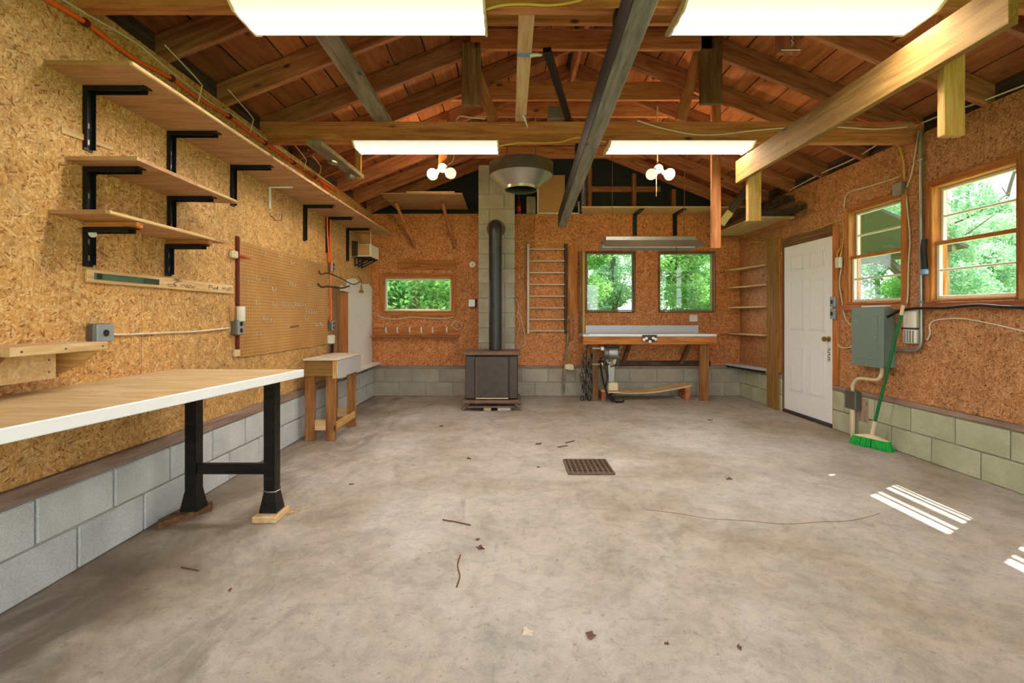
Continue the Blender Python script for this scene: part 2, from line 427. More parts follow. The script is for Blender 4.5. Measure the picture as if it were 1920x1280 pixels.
def catmull(P, k=6):
    out = []
    for i in range(len(P)-1):
        p0 = P[max(i-1,0)]; p1 = P[i]; p2 = P[i+1]; p3 = P[min(i+2, len(P)-1)]
        for j in range(k):
            t = j/k
            out.append(0.5*((2*p1)+(p2-p0)*t+(2*p0-5*p1+4*p2-p3)*t*t+(3*p1-p0-3*p2+p3)*t**3))
    out.append(P[-1]); return out
def tube(name, pts, r, mat, parent=None, n=8, smoothed=True):
    return MB().tube(pts, r, n, smoothed).build(name, mat, parent, smooth=True)
def prism(name, poly, a, b, axis, mat, parent=None):
    return MB().prism(poly, a, b, axis).build(name, mat, parent)
def lathe(name, prof, mtx, mat, parent=None, n=24):
    return MB().lathe(prof, None, n).build(name, mat, parent, smooth=True, mtx=mtx)
T = Matrix.Translation
def toward(p, d):
    """matrix at p with local z along d"""
    m = Vector(d).to_track_quat('Z', 'Y').to_matrix().to_4x4(); m.translation = Vector(p); return m

# ------------------------------------------------------------------ the shell
def wf(side):
    ax = {'left': ((0,1,0),(-1,0,0),(XL,0,0)), 'back': ((1,0,0),(0,1,0),(0,YB,0)),
          'right': ((0,-1,0),(1,0,0),(XR,0,0)), 'front': ((-1,0,0),(0,-1,0),(0,YF,0))}[side]
    m = Matrix((ax[0], ax[1], (0,0,1))).transposed().to_4x4(); m.translation = Vector(ax[2]); return m
WFM = {s: wf(s) for s in ('left','back','right','front')}
def wbox(side, name, lo, hi, mat, parent=None, b=0.003):
    """box in a wall's own frame: s along the wall, y outward, z up"""
    a = WFM[side] @ Vector(lo); c = WFM[side] @ Vector(hi)
    return box(name, [min(a[k], c[k]) for k in range(3)], [max(a[k], c[k]) for k in range(3)], mat, parent, b)
SPAN = {'left': (YF, YB), 'back': (XL, XR), 'right': (-YB, -YF), 'front': (-XR, -XL)}
OPEN = {'left': [], 'back': [(-1.90,-0.85,1.25,1.79), (1.13,1.89,1.25,2.17), (2.23,3.09,1.25,2.17)],
        'right': [(-4.84,-4.16,1.315,2.26), (-3.89,-3.21,1.315,2.26), (-3.03,-2.35,1.315,2.26), (-6.0,-5.05,0.0,2.09)],
        'front': [(-2.9, 1.5, 0.0, 2.2)]}
def cells(s0, s1, z0, z1, ops, y0, y1):
    S = sorted({s0, s1} | {v for o in ops for v in o[:2] if s0 < v < s1}); Z = sorted({z0, z1} | {v for o in ops for v in o[2:] if z0 < v < z1})
    mb = MB()
    for i in range(len(S)-1):
        for j in range(len(Z)-1):
            cs, cz = (S[i]+S[i+1])/2, (Z[j]+Z[j+1])/2
            if any(o[0] < cs < o[1] and o[2] < cz < o[3] for o in ops): continue
            mb.box((S[i], y0, Z[j]), (S[i+1], y1, Z[j+1]))
    return mb
BT = 0.42                                                       # top of the block courses
def make_wall(side, osbm, blkm, plate_h):
    s0, s1 = SPAN[side]; ops = OPEN[side]
    e = 0.17
    core = cells(s0-e, s1+e, 0, ZPLATE, ops, 0.02, 0.12 if side == 'right' else 0.17)
    w = tag(core.build('wall_'+side, 'siding', None, mtx=WFM[side]), kind='structure')
    cells(s0-0.0, s1+0.0, 0, BT-0.002, ops, -0.008, 0.02).build('mortar_bed', 'mort', w, mtx=WFM[side])
    # OSB sheets
    s = s0; zb = BT+plate_h
    while s < s1-0.05:
        e1 = min(s+1.22, s1)
        mb = cells(s+0.0015, e1-0.0015, zb, ZPLATE, ops, 0.0, 0.018)
        if mb.v:
            c = Vector(((s+e1)/2, 0, 1.5)); mb.v = [tuple(Vector(v)-c) for v in mb.v]
            mb.build('osb_sheet', osbm, w, mtx=WFM[side] @ T(c))
        s = e1
    # block courses
    mesh_len = 0.398
    for course in range(2):
        z0 = 0.003+course*0.208; s = s0-(0.2 if course else 0.0)
        while s < s1:
            a, b_ = max(s+0.005, s0), min(s+mesh_len+0.001, s1)
            for o in ops:
                if o[2] < 0.1:
                    if a < o[0] < b_: b_ = o[0]
                    if a < o[1] < b_: a = o[1]
                    if o[0]-0.001 <= a and b_ <= o[1]+0.001: a = b_
            if b_-a > 0.03: wbox(side, 'concrete_block', (a, -0.02-rnd.uniform(0,0.003), z0), (b_, 0.015, z0+0.198), blkm, w, 0.006)
            s += 0.406
    # sill plate on the blocks
    a = s0
    for o in sorted(ops):
        if o[2] < 0.1:
            wbox(side, 'sill_plate', (a, -0.026, BT), (o[0], 0.03, BT+plate_h-0.002), 'plate', w); a = o[1]
    wbox(side, 'sill_plate', (a, -0.026, BT), (s1, 0.03, BT+plate_h-0.002), 'plate', w)
    return w
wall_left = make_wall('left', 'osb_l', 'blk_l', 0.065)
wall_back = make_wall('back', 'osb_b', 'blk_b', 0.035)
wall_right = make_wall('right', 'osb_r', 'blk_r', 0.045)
wall_front = make_wall('front', 'osb_b', 'blk_b', 0.045)
for sd, w in (('left', wall_left), ('right', wall_right)):      # dark strip added for the open, shadowed gaps between rafter heels; stops light leaks
    s0, s1 = SPAN[sd]; wbox(sd, 'gap_shade_strip', (s0-0.1, 0.06, ZPLATE), (s1+0.1, 0.12, ZPLATE+0.155), 'dark', w)
# gable ends
YG = YB+0.15
def zdeck(x): return z_raf(x)+0.178
def gable(y0, y1, mat, parent):
    P = [(XL-0.15, ZPLATE-0.02), (XR+0.15, ZPLATE-0.02), (XR+0.15, zdeck(XR+0.15)), (XRIDGE, zdeck(XRIDGE)), (XL-0.15, zdeck(XL-0.15))]
    return prism('gable_felt', P, y0, y1, 1, mat, parent)
gable(YG, YG+0.05, 'felt', wall_back); gable(YF-0.17, YF-0.05, 'siding', wall_front)
for u in (905, 1105, 1188, 1262):                                # gable studs and a nailer
    p = AT(u, 380, YG-0.045)
    box('gable_stud', (p.x-0.03, YG-0.09, ZPLATE), (p.x+0.03, YG-0.002, z_raf(p.x)), 'raf', wall_back)
box('gable_nailer', (1.0, YG-0.05, 3.09), (2.3, YG-0.004, 3.17), 'raf', wall_back)
# floor and ground
tag(MB().box((XL-0.02, YF-0.2, -0.1), (XR+0.02, YB+0.02, 0)).build('floor', 'floor', mtx=Matrix.Identity(4)), kind='structure')
floor = bpy.data.objects['floor']
gme = MB().box((-40, -40, -0.5), (40, 60, -0.12)).build('ground', 'grass', mtx=Matrix.Identity(4)); tag(gme, kind='structure')
# crack across the slab
crk = MB(); pts = [FL(u, v, 0.0012) for u, v in ((1210,955),(1270,962),(1330,972),(1400,976),(1470,982),(1540,978),(1600,975),(1650,962))]
crk.tube(pts, 0.0013, 4); crk.build('floor_crack', 'rust', floor)

# ceiling: deck boards, rafters, collars, ties
ceiling = struct('ceiling', (XRIDGE, 3, 3.9))
th = math.atan(PITCH); ct, st_ = math.cos(th), math.sin(th)
YR = [4.06+0.6*k for k in range(-8, 6)]
SL = (2.76+0.16)/ct
for sg in (-1, 1):
    nrm = Vector((sg*st_, 0, ct)); dirv = Vector((-sg*ct, 0, st_))           # up the slope
    foot = Vector((XRIDGE+sg*(2.76+0.16), 0, z_raf(XRIDGE+sg*(2.76+0.16))))
    for y in YR:
        p0 = foot+nrm*0.0825; p1 = p0+dirv*(SL-0.02)
        bar('rafter', p0+Vector((0,y,0)), p1+Vector((0,y,0)), 0.042, 0.165, 'raf', ceiling, up=nrm)
    k = 0; s = -0.12
    while s < SL-0.02:
        wd = rnd.choice((0.19, 0.19, 0.24, 0.24, 0.285)); e1 = min(s+wd, SL)
        cuts = [YF-0.3]+sorted(rnd.sample([y for y in YR[2:-1]], 3))+[YG+0.2]
        c = foot+dirv*((s+e1)/2)+nrm*(0.177+rnd.uniform(0, 0.004))
        for a, b_ in zip(cuts[:-1], cuts[1:]):
            bar('roof_board', c+Vector((0, a+0.002, 0)), c+Vector((0, b_-0.002, 0)), e1-s-rnd.uniform(0.008, 0.014), 0.02, 'deck', ceiling, up=nrm)
        s = e1; k += 1
    c = foot+dirv*(SL/2-0.05)+nrm*0.225
    bar('roof_cover', c+Vector((0, YF-0.4, 0)), c+Vector((0, YG+0.6, 0)), SL+0.1, 0.05, 'roofing', ceiling, up=nrm)  # back overhang lengthened to keep sun out of the back windows
bar('ridge_cap', (XRIDGE, YF-0.4, 4.06), (XRIDGE, YG+0.6, 4.06), 0.5, 0.05, 'roofing', ceiling)
box('ridge_board', (XRIDGE-0.02, YF-0.2, 3.80), (XRIDGE+0.02, YG, 3.99), 'raf', ceiling)
for y in (0.46, 2.29, 4.06):
    box('tie_beam', (XL-0.1, y-0.03, ZTIE0), (XR+0.1, y+0.03, ZTIE1), 'tie', ceiling)
for y, zb, zt in ((3.40, 3.285, 3.42), (4.005, 3.44, 3.61), (4.72, 3.34, 3.52), (5.31, 3.42, 3.58), (6.51, 3.36, 3.52)):
    hw = (3.834-zb)/PITCH+0.12
    box('collar_tie', (XRIDGE-hw+0.08, y-0.02, zb), (XRIDGE+hw-0.08, y+0.02, zt), 'tie', ceiling)
for (u0, v0, u1, v1) in ((878, 90, 925, 226), (1312, 90, 1276, 226)):
    a = AT(u0, v0, 4.12); b_ = AT(u1, v1, 4.12); bar('web_strut', a, b_, 0.09, 0.04, 'tie', ceiling, up=(0,1,0))

# ------------------------------------------------------------------ windows and door
def window(n, side, op, style, fm, wall):
    s0, s1, z0, z1 = op; c = WFM[side] @ Vector(((s0+s1)/2, 0.03, z0))
    w = struct('window_%d' % n, c)
    j = 0.02; jo = 0.115 if side == 'right' else 0.15
    for lo, hi in (((s0, -0.015, z0), (s0+j, jo, z1)), ((s1-j, -0.015, z0), (s1, jo, z1)), ((s0+j, -0.015, z1-j), (s1-j, jo, z1)), ((s0+j, -0.015, z0), (s1-j, jo, z0+j))):
        wbox(side, 'jamb', lo, hi, fm, w)
    if style == 'double':
        cw = 0.042
        for lo, hi in (((s0-cw, -0.02, z0-0.03), (s0, 0.0, z1+cw)), ((s1, -0.02, z0-0.03), (s1+cw, 0.0, z1+cw)), ((s0, -0.02, z1), (s1, 0.0, z1+cw))):
            wbox(side, 'casing', lo, hi, fm, w)
        wbox(side, 'sill', (s0-cw-0.02, -0.03, z0-0.06), (s1+cw+0.02, 0.0, z0-0.004), 'red', w)
    elif style == 'wide':
        cw = 0.05
        for lo, hi in (((s0-cw, -0.018, z0-cw), (s0, 0.0, z1+cw)), ((s1, -0.018, z0-cw), (s1+cw, 0.0, z1+cw)), ((s0, -0.018, z1), (s1, 0.0, z1+cw)), ((s0, -0.018, z0-cw), (s1, 0.0, z0))):
            wbox(side, 'casing', lo, hi, fm, w)
    a0, a1, b0, b1 = s0+j+0.002, s1-j-0.002, z0+j+0.002, z1-j-0.002
    def sash(a0, a1, b0, b1, y, fw, m, rails):
        sh = wbox(side, 'sash_stile', (a0, y, b0), (a0+fw, y+0.03, b1), m, w); wbox(side, 'sash_stile', (a1-fw, y, b0), (a1, y+0.03, b1), m, w)
        wbox(side, 'sash_rail', (a0+fw, y, b1-fw), (a1-fw, y+0.03, b1), m, w); wbox(side, 'sash_rail', (a0+fw, y, b0), (a1-fw, y+0.03, b0+fw), m, w)
        edges = [b0+fw]+[b0+fw+(b1-b0-2*fw)*k/(rails+1) for k in range(1, rails+1)]+[b1-fw]
        for k in range(1, rails+1): wbox(side, 'muntin', (a0+fw, y+0.003, edges[k]-0.009), (a1-fw, y+0.027, edges[k]+0.009), m, w)
        for k in range(rails+1):
            wbox(side, 'pane', (a0+fw+0.001, y+0.012, edges[k]+0.0095*(k > 0)), (a1-fw-0.001, y+0.016, edges[k+1]-0.0095*(k < rails)), 'glass', w, 0.0005)
    if style == 'double':
        zm = (b0+b1)/2
        sash(a0, a1, zm-0.012, b1, 0.055, 0.024, 'offwhite', 1); sash(a0, a1, b0, zm+0.012, 0.02, 0.026, 'offwhite', 1)
        wbox(side, 'meeting_rail', (a0, 0.008, zm-0.016), (a1, 0.0195, zm+0.016), fm, w)
    elif style == 'wide': sash(a0, a1, b0, b1, 0.05, 0.03, 'offwhite', 0)
    else: sash(a0, a1, b0, b1, 0.03, 0.022, 'grey', 0)
    return w
window(1, 'back', OPEN['back'][0], 'wide', 'orange', wall_back)
window(2, 'back', OPEN['back'][1], 'fixed', 'brown', wall_back)
window(3, 'back', OPEN['back'][2], 'fixed', 'brown', wall_back)
window(4, 'right', OPEN['right'][0], 'double', 'orange', wall_right)
window(5, 'right', OPEN['right'][1], 'double', 'orange', wall_right)
window(6, 'right', OPEN['right'][2], 'double', 'orange', wall_right)
# header board above the small window
hd = box('header_board', BW(745, 505, 0.022), BW(855, 488, 0.0), 'orange', wall_back)

d = struct('door_1', (XR, 5.5, 0))
def wb(nm, lo, hi, mt, b=0.003): return wbox('right', nm, lo, hi, mt, d, b)
D0, D1 = -5.975, -5.075                                           # hinge side, latch side in s
wb('jamb', (-6.0, -0.01, 0.0), (D0-0.003, 0.14, 2.09), 'brown'); wb('jamb', (D1+0.003, -0.01, 0.0), (-5.05, 0.14, 2.09), 'orange')
wb('jamb', (D0-0.002, -0.01, 2.062), (D1+0.002, 0.14, 2.09), 'brown'); wb('threshold', (D0, -0.02, 0.0), (D1, 0.14, 0.03), 'dark')
wb('casing', (-5.05, -0.022, 0.47), (-4.97, 0.0, 2.16), 'orange'); wb('casing', (-6.0, -0.022, 2.09), (-5.05, 0.0, 2.17), 'brown')
slab = wb('door_slab', (D0, 0.0, 0.04), (D1, 0.04, 2.058), 'white')
xs = ((D0+0.13, D0+0.40), (D1-0.40, D1-0.13)); zs = ((0.28, 0.83), (1.02, 1.63), (1.74, 1.93))
for (a0, a1) in xs:
    for (b0, b1) in zs:                                           # six panels, each a raised field in a moulded ring
        mb = MB()
        for (e, y) in ((0.0, -0.003), (0.02, -0.007)):
            mb.box((a0+e, y, b0+e), (a1-e, y+0.003, b0+e+0.008)); mb.box((a0+e, y, b1-e-0.008), (a1-e, y+0.003, b1-e))
            mb.box((a0+e, y, b0+e), (a0+e+0.008, y+0.003, b1-e)); mb.box((a1-e-0.008, y, b0+e), (a1-e, y+0.003, b1-e))
        mb.box((a0+0.03, -0.005, b0+0.03), (a1-0.03, 0.0, b1-0.03))
        o = mb.build('door_panel', 'white', slab, mtx=WFM['right'])
kp = WFM['right'] @ Vector((D1-0.06, -0.0, 0.95))
lathe('door_knob', [(0.03,0),(0.03,0.006),(0.012,0.01),(0.012,0.03),(0.022,0.036),(0.029,0.05),(0.026,0.064),(0.012,0.07)], toward(kp, (-1,0,0)), 'brass', slab, 16)
sticker = wb('sticker', (D1-0.085, -0.003, 0.70), (D1-0.035, -0.0005, 0.86), 'offwhite', 0.0003)
mk = MB(); sx0 = D1-0.08                                           # dark hand-drawn strokes on the sticker
for k, z in enumerate((0.72, 0.745, 0.775, 0.80, 0.83)):
    mk.box((sx0+0.004, -0.0045, z), (sx0+0.034, -0.003, z+0.007)); mk.box((sx0+(0.004 if k % 2 else 0.026), -0.0045, z), (sx0+(0.011 if k % 2 else 0.034), -0.003, z+0.02))
mk.build('sticker_marks', 'ink', slab, mtx=WFM['right'])

# ------------------------------------------------------------------ outdoors: trees, shrubs, a lean-to
def foliage_mesh(seed, n, blobs):
    r = random.Random(seed); V = []; Fc = []
    for i in range(n):
        bx, by, bz, rr, rz = r.choice(blobs)
        a = r.uniform(0, 2*math.pi); zc = r.uniform(-1, 1); q = math.sqrt(1-zc*zc); k = r.uniform(0.55, 1.0)
        c = Vector((bx+rr*k*q*math.cos(a), by+rr*k*q*math.sin(a), bz+rz*k*zc))
        L = r.uniform(0.03, 0.065); w = L*0.45
        d1 = Vector((r.gauss(0,1), r.gauss(0,1), r.gauss(0,0.7))).normalized(); d2 = d1.cross(Vector((r.gauss(0,1), r.gauss(0,1), r.gauss(0,1)))).normalized()
        n0 = len(V); V += [c-d1*L, c+d2*w, c+d1*L, c-d2*w]; Fc.append([n0, n0+1, n0+2, n0+3])
    return mesh_of('foliage', V, Fc)
def blobset(seed, k, spread, z0, z1, rad):
    r = random.Random(seed)
    return [(r.uniform(-spread, spread), r.uniform(-spread, spread), r.uniform(z0, z1), rad*r.uniform(0.6, 1.1), rad*r.uniform(0.5, 0.9)) for _ in range(k)]
FOL = [foliage_mesh(11+i, 20000, blobset(21+i, 18, 0.8, 0.5, 4.8, 0.6)) for i in range(3)]
SHR = [foliage_mesh(31+i, 12000, blobset(41+i, 9, 0.7, 0.3, 1.7, 0.55)) for i in range(2)]
def trunk_mesh(seed):
    r = random.Random(seed); mb = MB(); p = [Vector((0,0,-0.2))]
    for k in range(1, 7): p.append(Vector((r.uniform(-0.12,0.12), r.uniform(-0.12,0.12), k*0.85)))
    mb.tube(p, (0.10, 0.035), 7)
    for k in range(5):
        a = r.uniform(0, 6.28); h = r.uniform(1.4, 4.2); L = r.uniform(0.7, 1.3)
        mb.tube([Vector((0,0,h)), Vector((math.cos(a)*L*0.5, math.sin(a)*L*0.5, h+0.25)), Vector((math.cos(a)*L, math.sin(a)*L, h+0.7))], (0.03, 0.01), 5)
    return mesh_of('trunk', mb.v, mb.f, True)
TRK = [trunk_mesh(i) for i in range(3)]
def tree(x, y, s, i, label, grp, pale=False):
    a = rnd.uniform(0, 6.28); m = T(Vector((x, y, -0.12))) @ Matrix.Rotation(a, 4, 'Z') @ Matrix.Scale(s, 4)
    r = tag(link('leafy_tree', None, None, T(Vector((x, y, -0.12)))), label, 'tree', grp)
    link('trunk', TRK[i % 3], 'bark', m, r); f = link('foliage', FOL[i % 3], 'leaf2' if pale else 'leaf', m, r); f['kind'] = 'stuff'
def shrub(x, y, s, i, label, grp):
    a = rnd.uniform(0, 6.28); m = T(Vector((x, y, -0.12))) @ Matrix.Rotation(a, 4, 'Z') @ Matrix.Scale(s, 4)
    r = tag(link('leafy_shrub', None, None, T(Vector((x, y, -0.12)))), label, 'shrub', grp)
    f = link('foliage', SHR[i % 2], 'leaf', m, r); f['kind'] = 'stuff'
    tube('stem', [Vector((x,y,-0.15)), Vector((x+0.02,y,0.5*s)), Vector((x-0.03,y+0.05,1.2*s))], 0.02*s, 'bark', r, 6)
i = 0
for (x, y, s, pl) in ((1.75,11,0.9,0),(4.2,11,0.9,0),(6.4,10.8,0.9,0),(-0.2,13.4,1.0,1),(2.95,13.5,1.0,1),(5.5,13.7,1.0,1),(1.4,16.6,1.0,0),(7.4,16.6,1.0,0)):
    tree(x, y, s, i, 'leafy green tree growing outside the pair of back windows', 'trees outside the back windows', pl); i += 1
for (x, y, s) in ((-1.9,9.6,1.1),(-5.4,13.4,1.4),(-2.6,17.0,1.7),(-2.5,12.6,0.95)):
    shrub(x, y, s*1.25, i, 'bushy green shrub growing outside the small low window', 'shrubs outside the small window'); i += 1
for (x, y, s) in ((1.6,8.7,0.5),(2.9,8.7,0.5),(4.2,8.8,0.5)):
    shrub(x, y, s, i, 'low green shrub growing under the pair of back windows outside', 'shrubs outside the back windows'); i += 1
for (x, y, s, pl) in ((8.1,9.0,0.75,1),(10.3,10.6,0.85,1),(8.0,13.0,0.75,0),(10.4,13.4,0.9,0),(13,12.2,1.0,1),(12.6,8.8,0.75,1),(12.9,15.4,1.0,0),(15.8,14.5,1.1,0)):
    tree(x, y, s, i, 'pale leafy tree standing outside the sash windows', 'trees outside the right-hand windows', pl); i += 1
for (x, y, s) in ((6.5,7.2,0.5),(8.0,7.0,0.5),(6.3,8.9,0.55),(9.6,8.3,0.5)):
    shrub(x, y, s, i, 'green shrub growing outside the sash windows', 'shrubs outside the right-hand windows'); i += 1
lt = thing('lean_to_roof', 'dark lean-to roof on posts seen through the window by the door', 'shelter', (4.4, 6.5, -0.12))
bar('roof_panel', (4.42, 5.35, 2.30), (4.42, 8.6, 2.30), 1.65, 0.04, 'roofing', lt, up=(0.42,0,1))
bar('added_sun_block', (3.93, 4.42, 2.62), (3.93, 5.34, 2.62), 0.70, 0.04, 'roofing', lt, up=(0.2,0,1))  # added out of view to keep sun off the window by the door
for y in (5.5, 8.4): box('post', (5.02, y, -0.12), (5.11, y+0.09, 1.96), 'grey', lt)
bar('brace', (5.06, 5.62, 1.30), (5.06, 6.4, 1.98), 0.08, 0.09, 'grey', lt)
bar('rafter_beam', (5.06, 5.4, 1.985), (5.06, 8.6, 1.985), 0.05, 0.1, 'grey', lt)

# ------------------------------------------------------------------ lamps
def strip_light(x0, x1, yc, label):
    r = thing('fluorescent_light', label, 'light', ((x0+x1)/2, yc, ZTIE0))
    box('housing', (x0+0.01, yc-0.10, 2.648), (x1-0.01, yc+0.10, 2.6665), 'white', r)
    P = [(-0.14,2.648),(0.14,2.648),(0.143,2.636),(0.095,2.612),(-0.095,2.612),(-0.143,2.636)]
    prism('lens', [(yc+a, z) for a, z in P], x0+0.012, x1-0.012, 0, 'lens', r)
    Q = [(-0.148,2.652),(0.148,2.652),(0.151,2.634),(0.10,2.605),(-0.10,2.605),(-0.151,2.634)]
    for a, b_ in ((x0, x0+0.011), (x1-0.011, x1)): prism('end_cap', [(yc+p, z) for p, z in Q], a, b_, 0, 'tan', r)
strip_light(-1.28, -0.11, 2.29, 'lit white fluorescent ceiling light over the long-shelf wall, on the nearer tie beam')
strip_light(0.80, 1.985, 2.29, 'lit white fluorescent ceiling light beside the yellow hung beam, on the nearer tie beam')
strip_light(-1.30, -0.09, 4.06, 'lit white fluorescent ceiling light right beside the round fan, on the farther tie beam')
strip_light(0.83, 2.04, 4.06, 'lit white fluorescent ceiling light by the paired hanging planks, on the farther tie beam')
def bulb(parent, p, d, mat):
    return lathe('bulb', [(0.018,-0.07),(0.022,-0.03),(0.045,0.0),(0.06,0.03),(0.058,0.05),(0.04,0.062),(0.0005,0.066)], toward(p, d), mat, parent, 18)
def twin(u, v, label, board, lits):
    Y = 5.2; c = AT(u, v, Y); r = thing('twin_bulb_light', label, 'light', c)
    if board: box('mount_board', (c.x-0.05, Y+0.02, c.z+0.02), (c.x+0.05, Y+0.058, z_raf(c.x)+0.1), 'orange', r)
    else: tube('stem_pipe', [c+Vector((0,0.03,0.03)), c+Vector((0,0.03,0.5)), Vector((c.x,Y+0.03,z_raf(c.x)+0.05))], 0.008, 'tan', r)
    lathe('junction_box', [(0.05,0),(0.052,0.01),(0.05,0.035),(0.03,0.04)], toward(c+Vector((0,0.02,0.02)), (0,-1,-0.5)), 'offwhite', r, 18)
    for dx, dz, lt_ in ((-1, lits[2], lits[0]), (1, lits[3], lits[1])):
        p = c+Vector((dx*0.085, -0.05, dz)); dv = Vector((dx*0.45, -1, -0.5))
        tube('socket', [c+Vector((dx*0.02, -0.01, -0.005)), c+Vector((dx*0.06, 0.0, dz*0.5)), p-dv.normalized()*0.07], 0.022, 'offwhite', r, 10)
        bulb(r, p, dv, 'bulb' if lt_ else 'bulbdim')
    tube('pull_cord' if not board else 'cord', [c+Vector((-0.03,-0.03,0)), c+Vector((-0.03,-0.03,-0.2)), c+Vector((-0.03,-0.03,-0.30))] if not board else [c+Vector((0.05,0,0.03)), c+Vector((0.12,0.02,0.12)), c+Vector((0.10,0.03,0.30))], 0.004, 'whitec', r, 6)
twin(830, 316, 'twin floodlight with one lit bulb on a hanging orange board', True, (True, False, -0.07, -0.06))
twin(1234, 318, 'twin floodlight with glowing bulb and pull cord on a thin stem', False, (False, True, -0.06, -0.06))

# ------------------------------------------------------------------ long beams and planks in the roof
bk = thing('hung_beam', 'long dark-sided grey beam hung lengthwise under the ties', 'beam', (0.55, 3.6, 2.3))
bar('timber', (0.49, 1.45, 2.425), (0.626, 5.66, 2.325), 0.09, 0.145, 'beamgrey', bk)
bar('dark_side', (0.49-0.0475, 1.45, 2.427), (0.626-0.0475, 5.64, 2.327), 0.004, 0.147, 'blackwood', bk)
for y in (2.29, 4.06):
    t_ = (y-1.45)/(5.66-1.45); xx = 0.49+0.136*t_; zz = 2.425-0.1*t_+0.07
    box('hanger_strap', (xx-0.012, y-0.03, zz), (xx+0.012, y+0.03, ZTIE0), 'black', bk)
yb = thing('hung_beam', 'long yellow beam hung along the window wall on short plank hangers', 'beam', (2.02, 3.0, 2.4))
box('timber', (2.0, 1.9, 2.37), (2.04, 4.2, 2.565), 'amber', yb)
box('hanger', (2.06, 4.095, 2.02), (2.175, 4.135, 2.85), 'pine', yb, grain=2); box('hanger', (2.13, 2.325, 2.085), (2.235, 2.365, 2.85), 'pine', yb, grain=2)
box('bolt', (2.03, 4.10, 2.45), (2.065, 4.13, 2.48), 'galv', yb); box('bolt', (2.03, 2.33, 2.45), (2.135, 2.36, 2.48), 'galv', yb)
def plank(label, lo, hi, mat, grain=1, name='plank', grp=None):
    return tag(box(name, lo, hi, mat, None, grain=grain), label, 'plank', grp)
# laid flat across the ties
plank('wide grey board laid across the ties over the long shelf', (-1.15, 2.1, ZTIE1+0.001), (-1.01, 4.16, ZTIE1+0.039), 'grey')
p24 = thing('plank', 'narrow pale plank laid across the ties, wrapped with blue tape', 'plank', (0.1, 3.2, ZTIE1))
box('timber', (0.05, 2.1, ZTIE1+0.001), (0.14, 4.12, ZTIE1+0.039), 'pine2', p24)
box('tape', (0.048, 2.98, ZTIE1-0.001), (0.142, 3.03, ZTIE1+0.041), 'blue', p24); box('tape', (0.048, 3.90, ZTIE1-0.001), (0.142, 3.93, ZTIE1+0.041), 'blue', p24)
rag = MB().tube([(0.13,3.0,ZTIE1-0.004),(0.17,3.0,ZTIE1+0.0),(0.20,3.02,ZTIE1+0.01),(0.21,3.03,ZTIE1+0.02)], (0.014,0.006), 7); rag.tube([(0.11,3.9,ZTIE1-0.004),(0.13,3.92,ZTIE1-0.03),(0.15,3.93,ZTIE1-0.09)], (0.012,0.005), 7); rag.build('tape_tail', 'offwhite', p24, True)
tag(bar('metal_bar', (0.235, 2.98, ZTIE1+0.02), (0.515, 4.08, ZTIE1+0.02), 0.05, 0.035, 'black'), 'black bar resting slantwise on the tie beam beside the taped plank', 'bar')
tag(box('junction_box', AT(1028, 223, 4.03)+Vector((0,0,0)), AT(1055, 207, 4.12), 'galv'), 'small galvanised electrical box on top of the tie beam', 'box')
# hung upright from rafters
plank('brown upright board hanging from the rafter beside the taped plank', (-0.40, 3.985, 2.97), (-0.24, 4.03, 3.50), 'brown', 2, 'hanging_plank')
plank('dark upright board hanging from the rafter by the collar tie end', (1.61, 3.985, 2.985), (1.79, 4.03, 3.55), 'brown', 2, 'hanging_plank')
hp = thing('hanging_plank', 'brown upright board with small pale chain marks hanging behind the light', 'plank', (1.66, 2.82, 2.75))
box('timber', (1.59, 2.80, 2.755), (1.72, 2.838, 3.5), 'raf', hp, grain=2)
ch = MB()
for k in range(5): ch.tube([(1.66, 2.795, 2.79+k*0.03), (1.672, 2.795, 2.805+k*0.03), (1.66, 2.795, 2.82+k*0.03)], 0.003, 5)
ch.bar((1.60, 2.795, 2.765), (1.715, 2.795, 2.765), 0.006, 0.006); ch.build('chain', 'offwhite', hp)
plank('long orange plank hanging upright from the rafters before the hanging shop light', (2.005, 4.695, 1.87), (2.095, 4.735, 3.34), 'tie', 2, 'hanging_plank')
sb = thing('hung_board', 'weathered grey board with clamps held under the ties by a pine stick', 'plank', (-1.63, 4.6, 2.7))
bar('timber', (-1.63, 3.95, 2.645), (-1.63, 5.12, 2.70), 0.13, 0.04, 'grey', sb)
box('hanger', (-1.635, 5.03, 2.66), (-1.575, 5.07, z_raf(-1.6)+0.05), 'pine', sb, grain=2)
for y in (4.45, 4.95): lathe('pipe_clamp', [(0.03,-0.05),(0.034,-0.02),(0.034,0.02),(0.03,0.05)], toward((-1.66, y, 2.64+0.02*(y-4)), (0.2,1,0.1)), 'galv', sb, 12)
dl = thing('leaning_stick', 'dark stick with pale painted end slanting under the rafters', 'stick', (2.7, 5.9, 2.3))
a, b_ = AT(1352, 420, 5.9025), AT(1422, 325, 5.9025); q = a+(b_-a)*0.24
bar('shaft', q, b_, 0.085, 0.04, 'dark', dl, up=(0,1,0)); bar('painted_end', a, q, 0.086, 0.041, 'yellow', dl, up=(0,1,0))

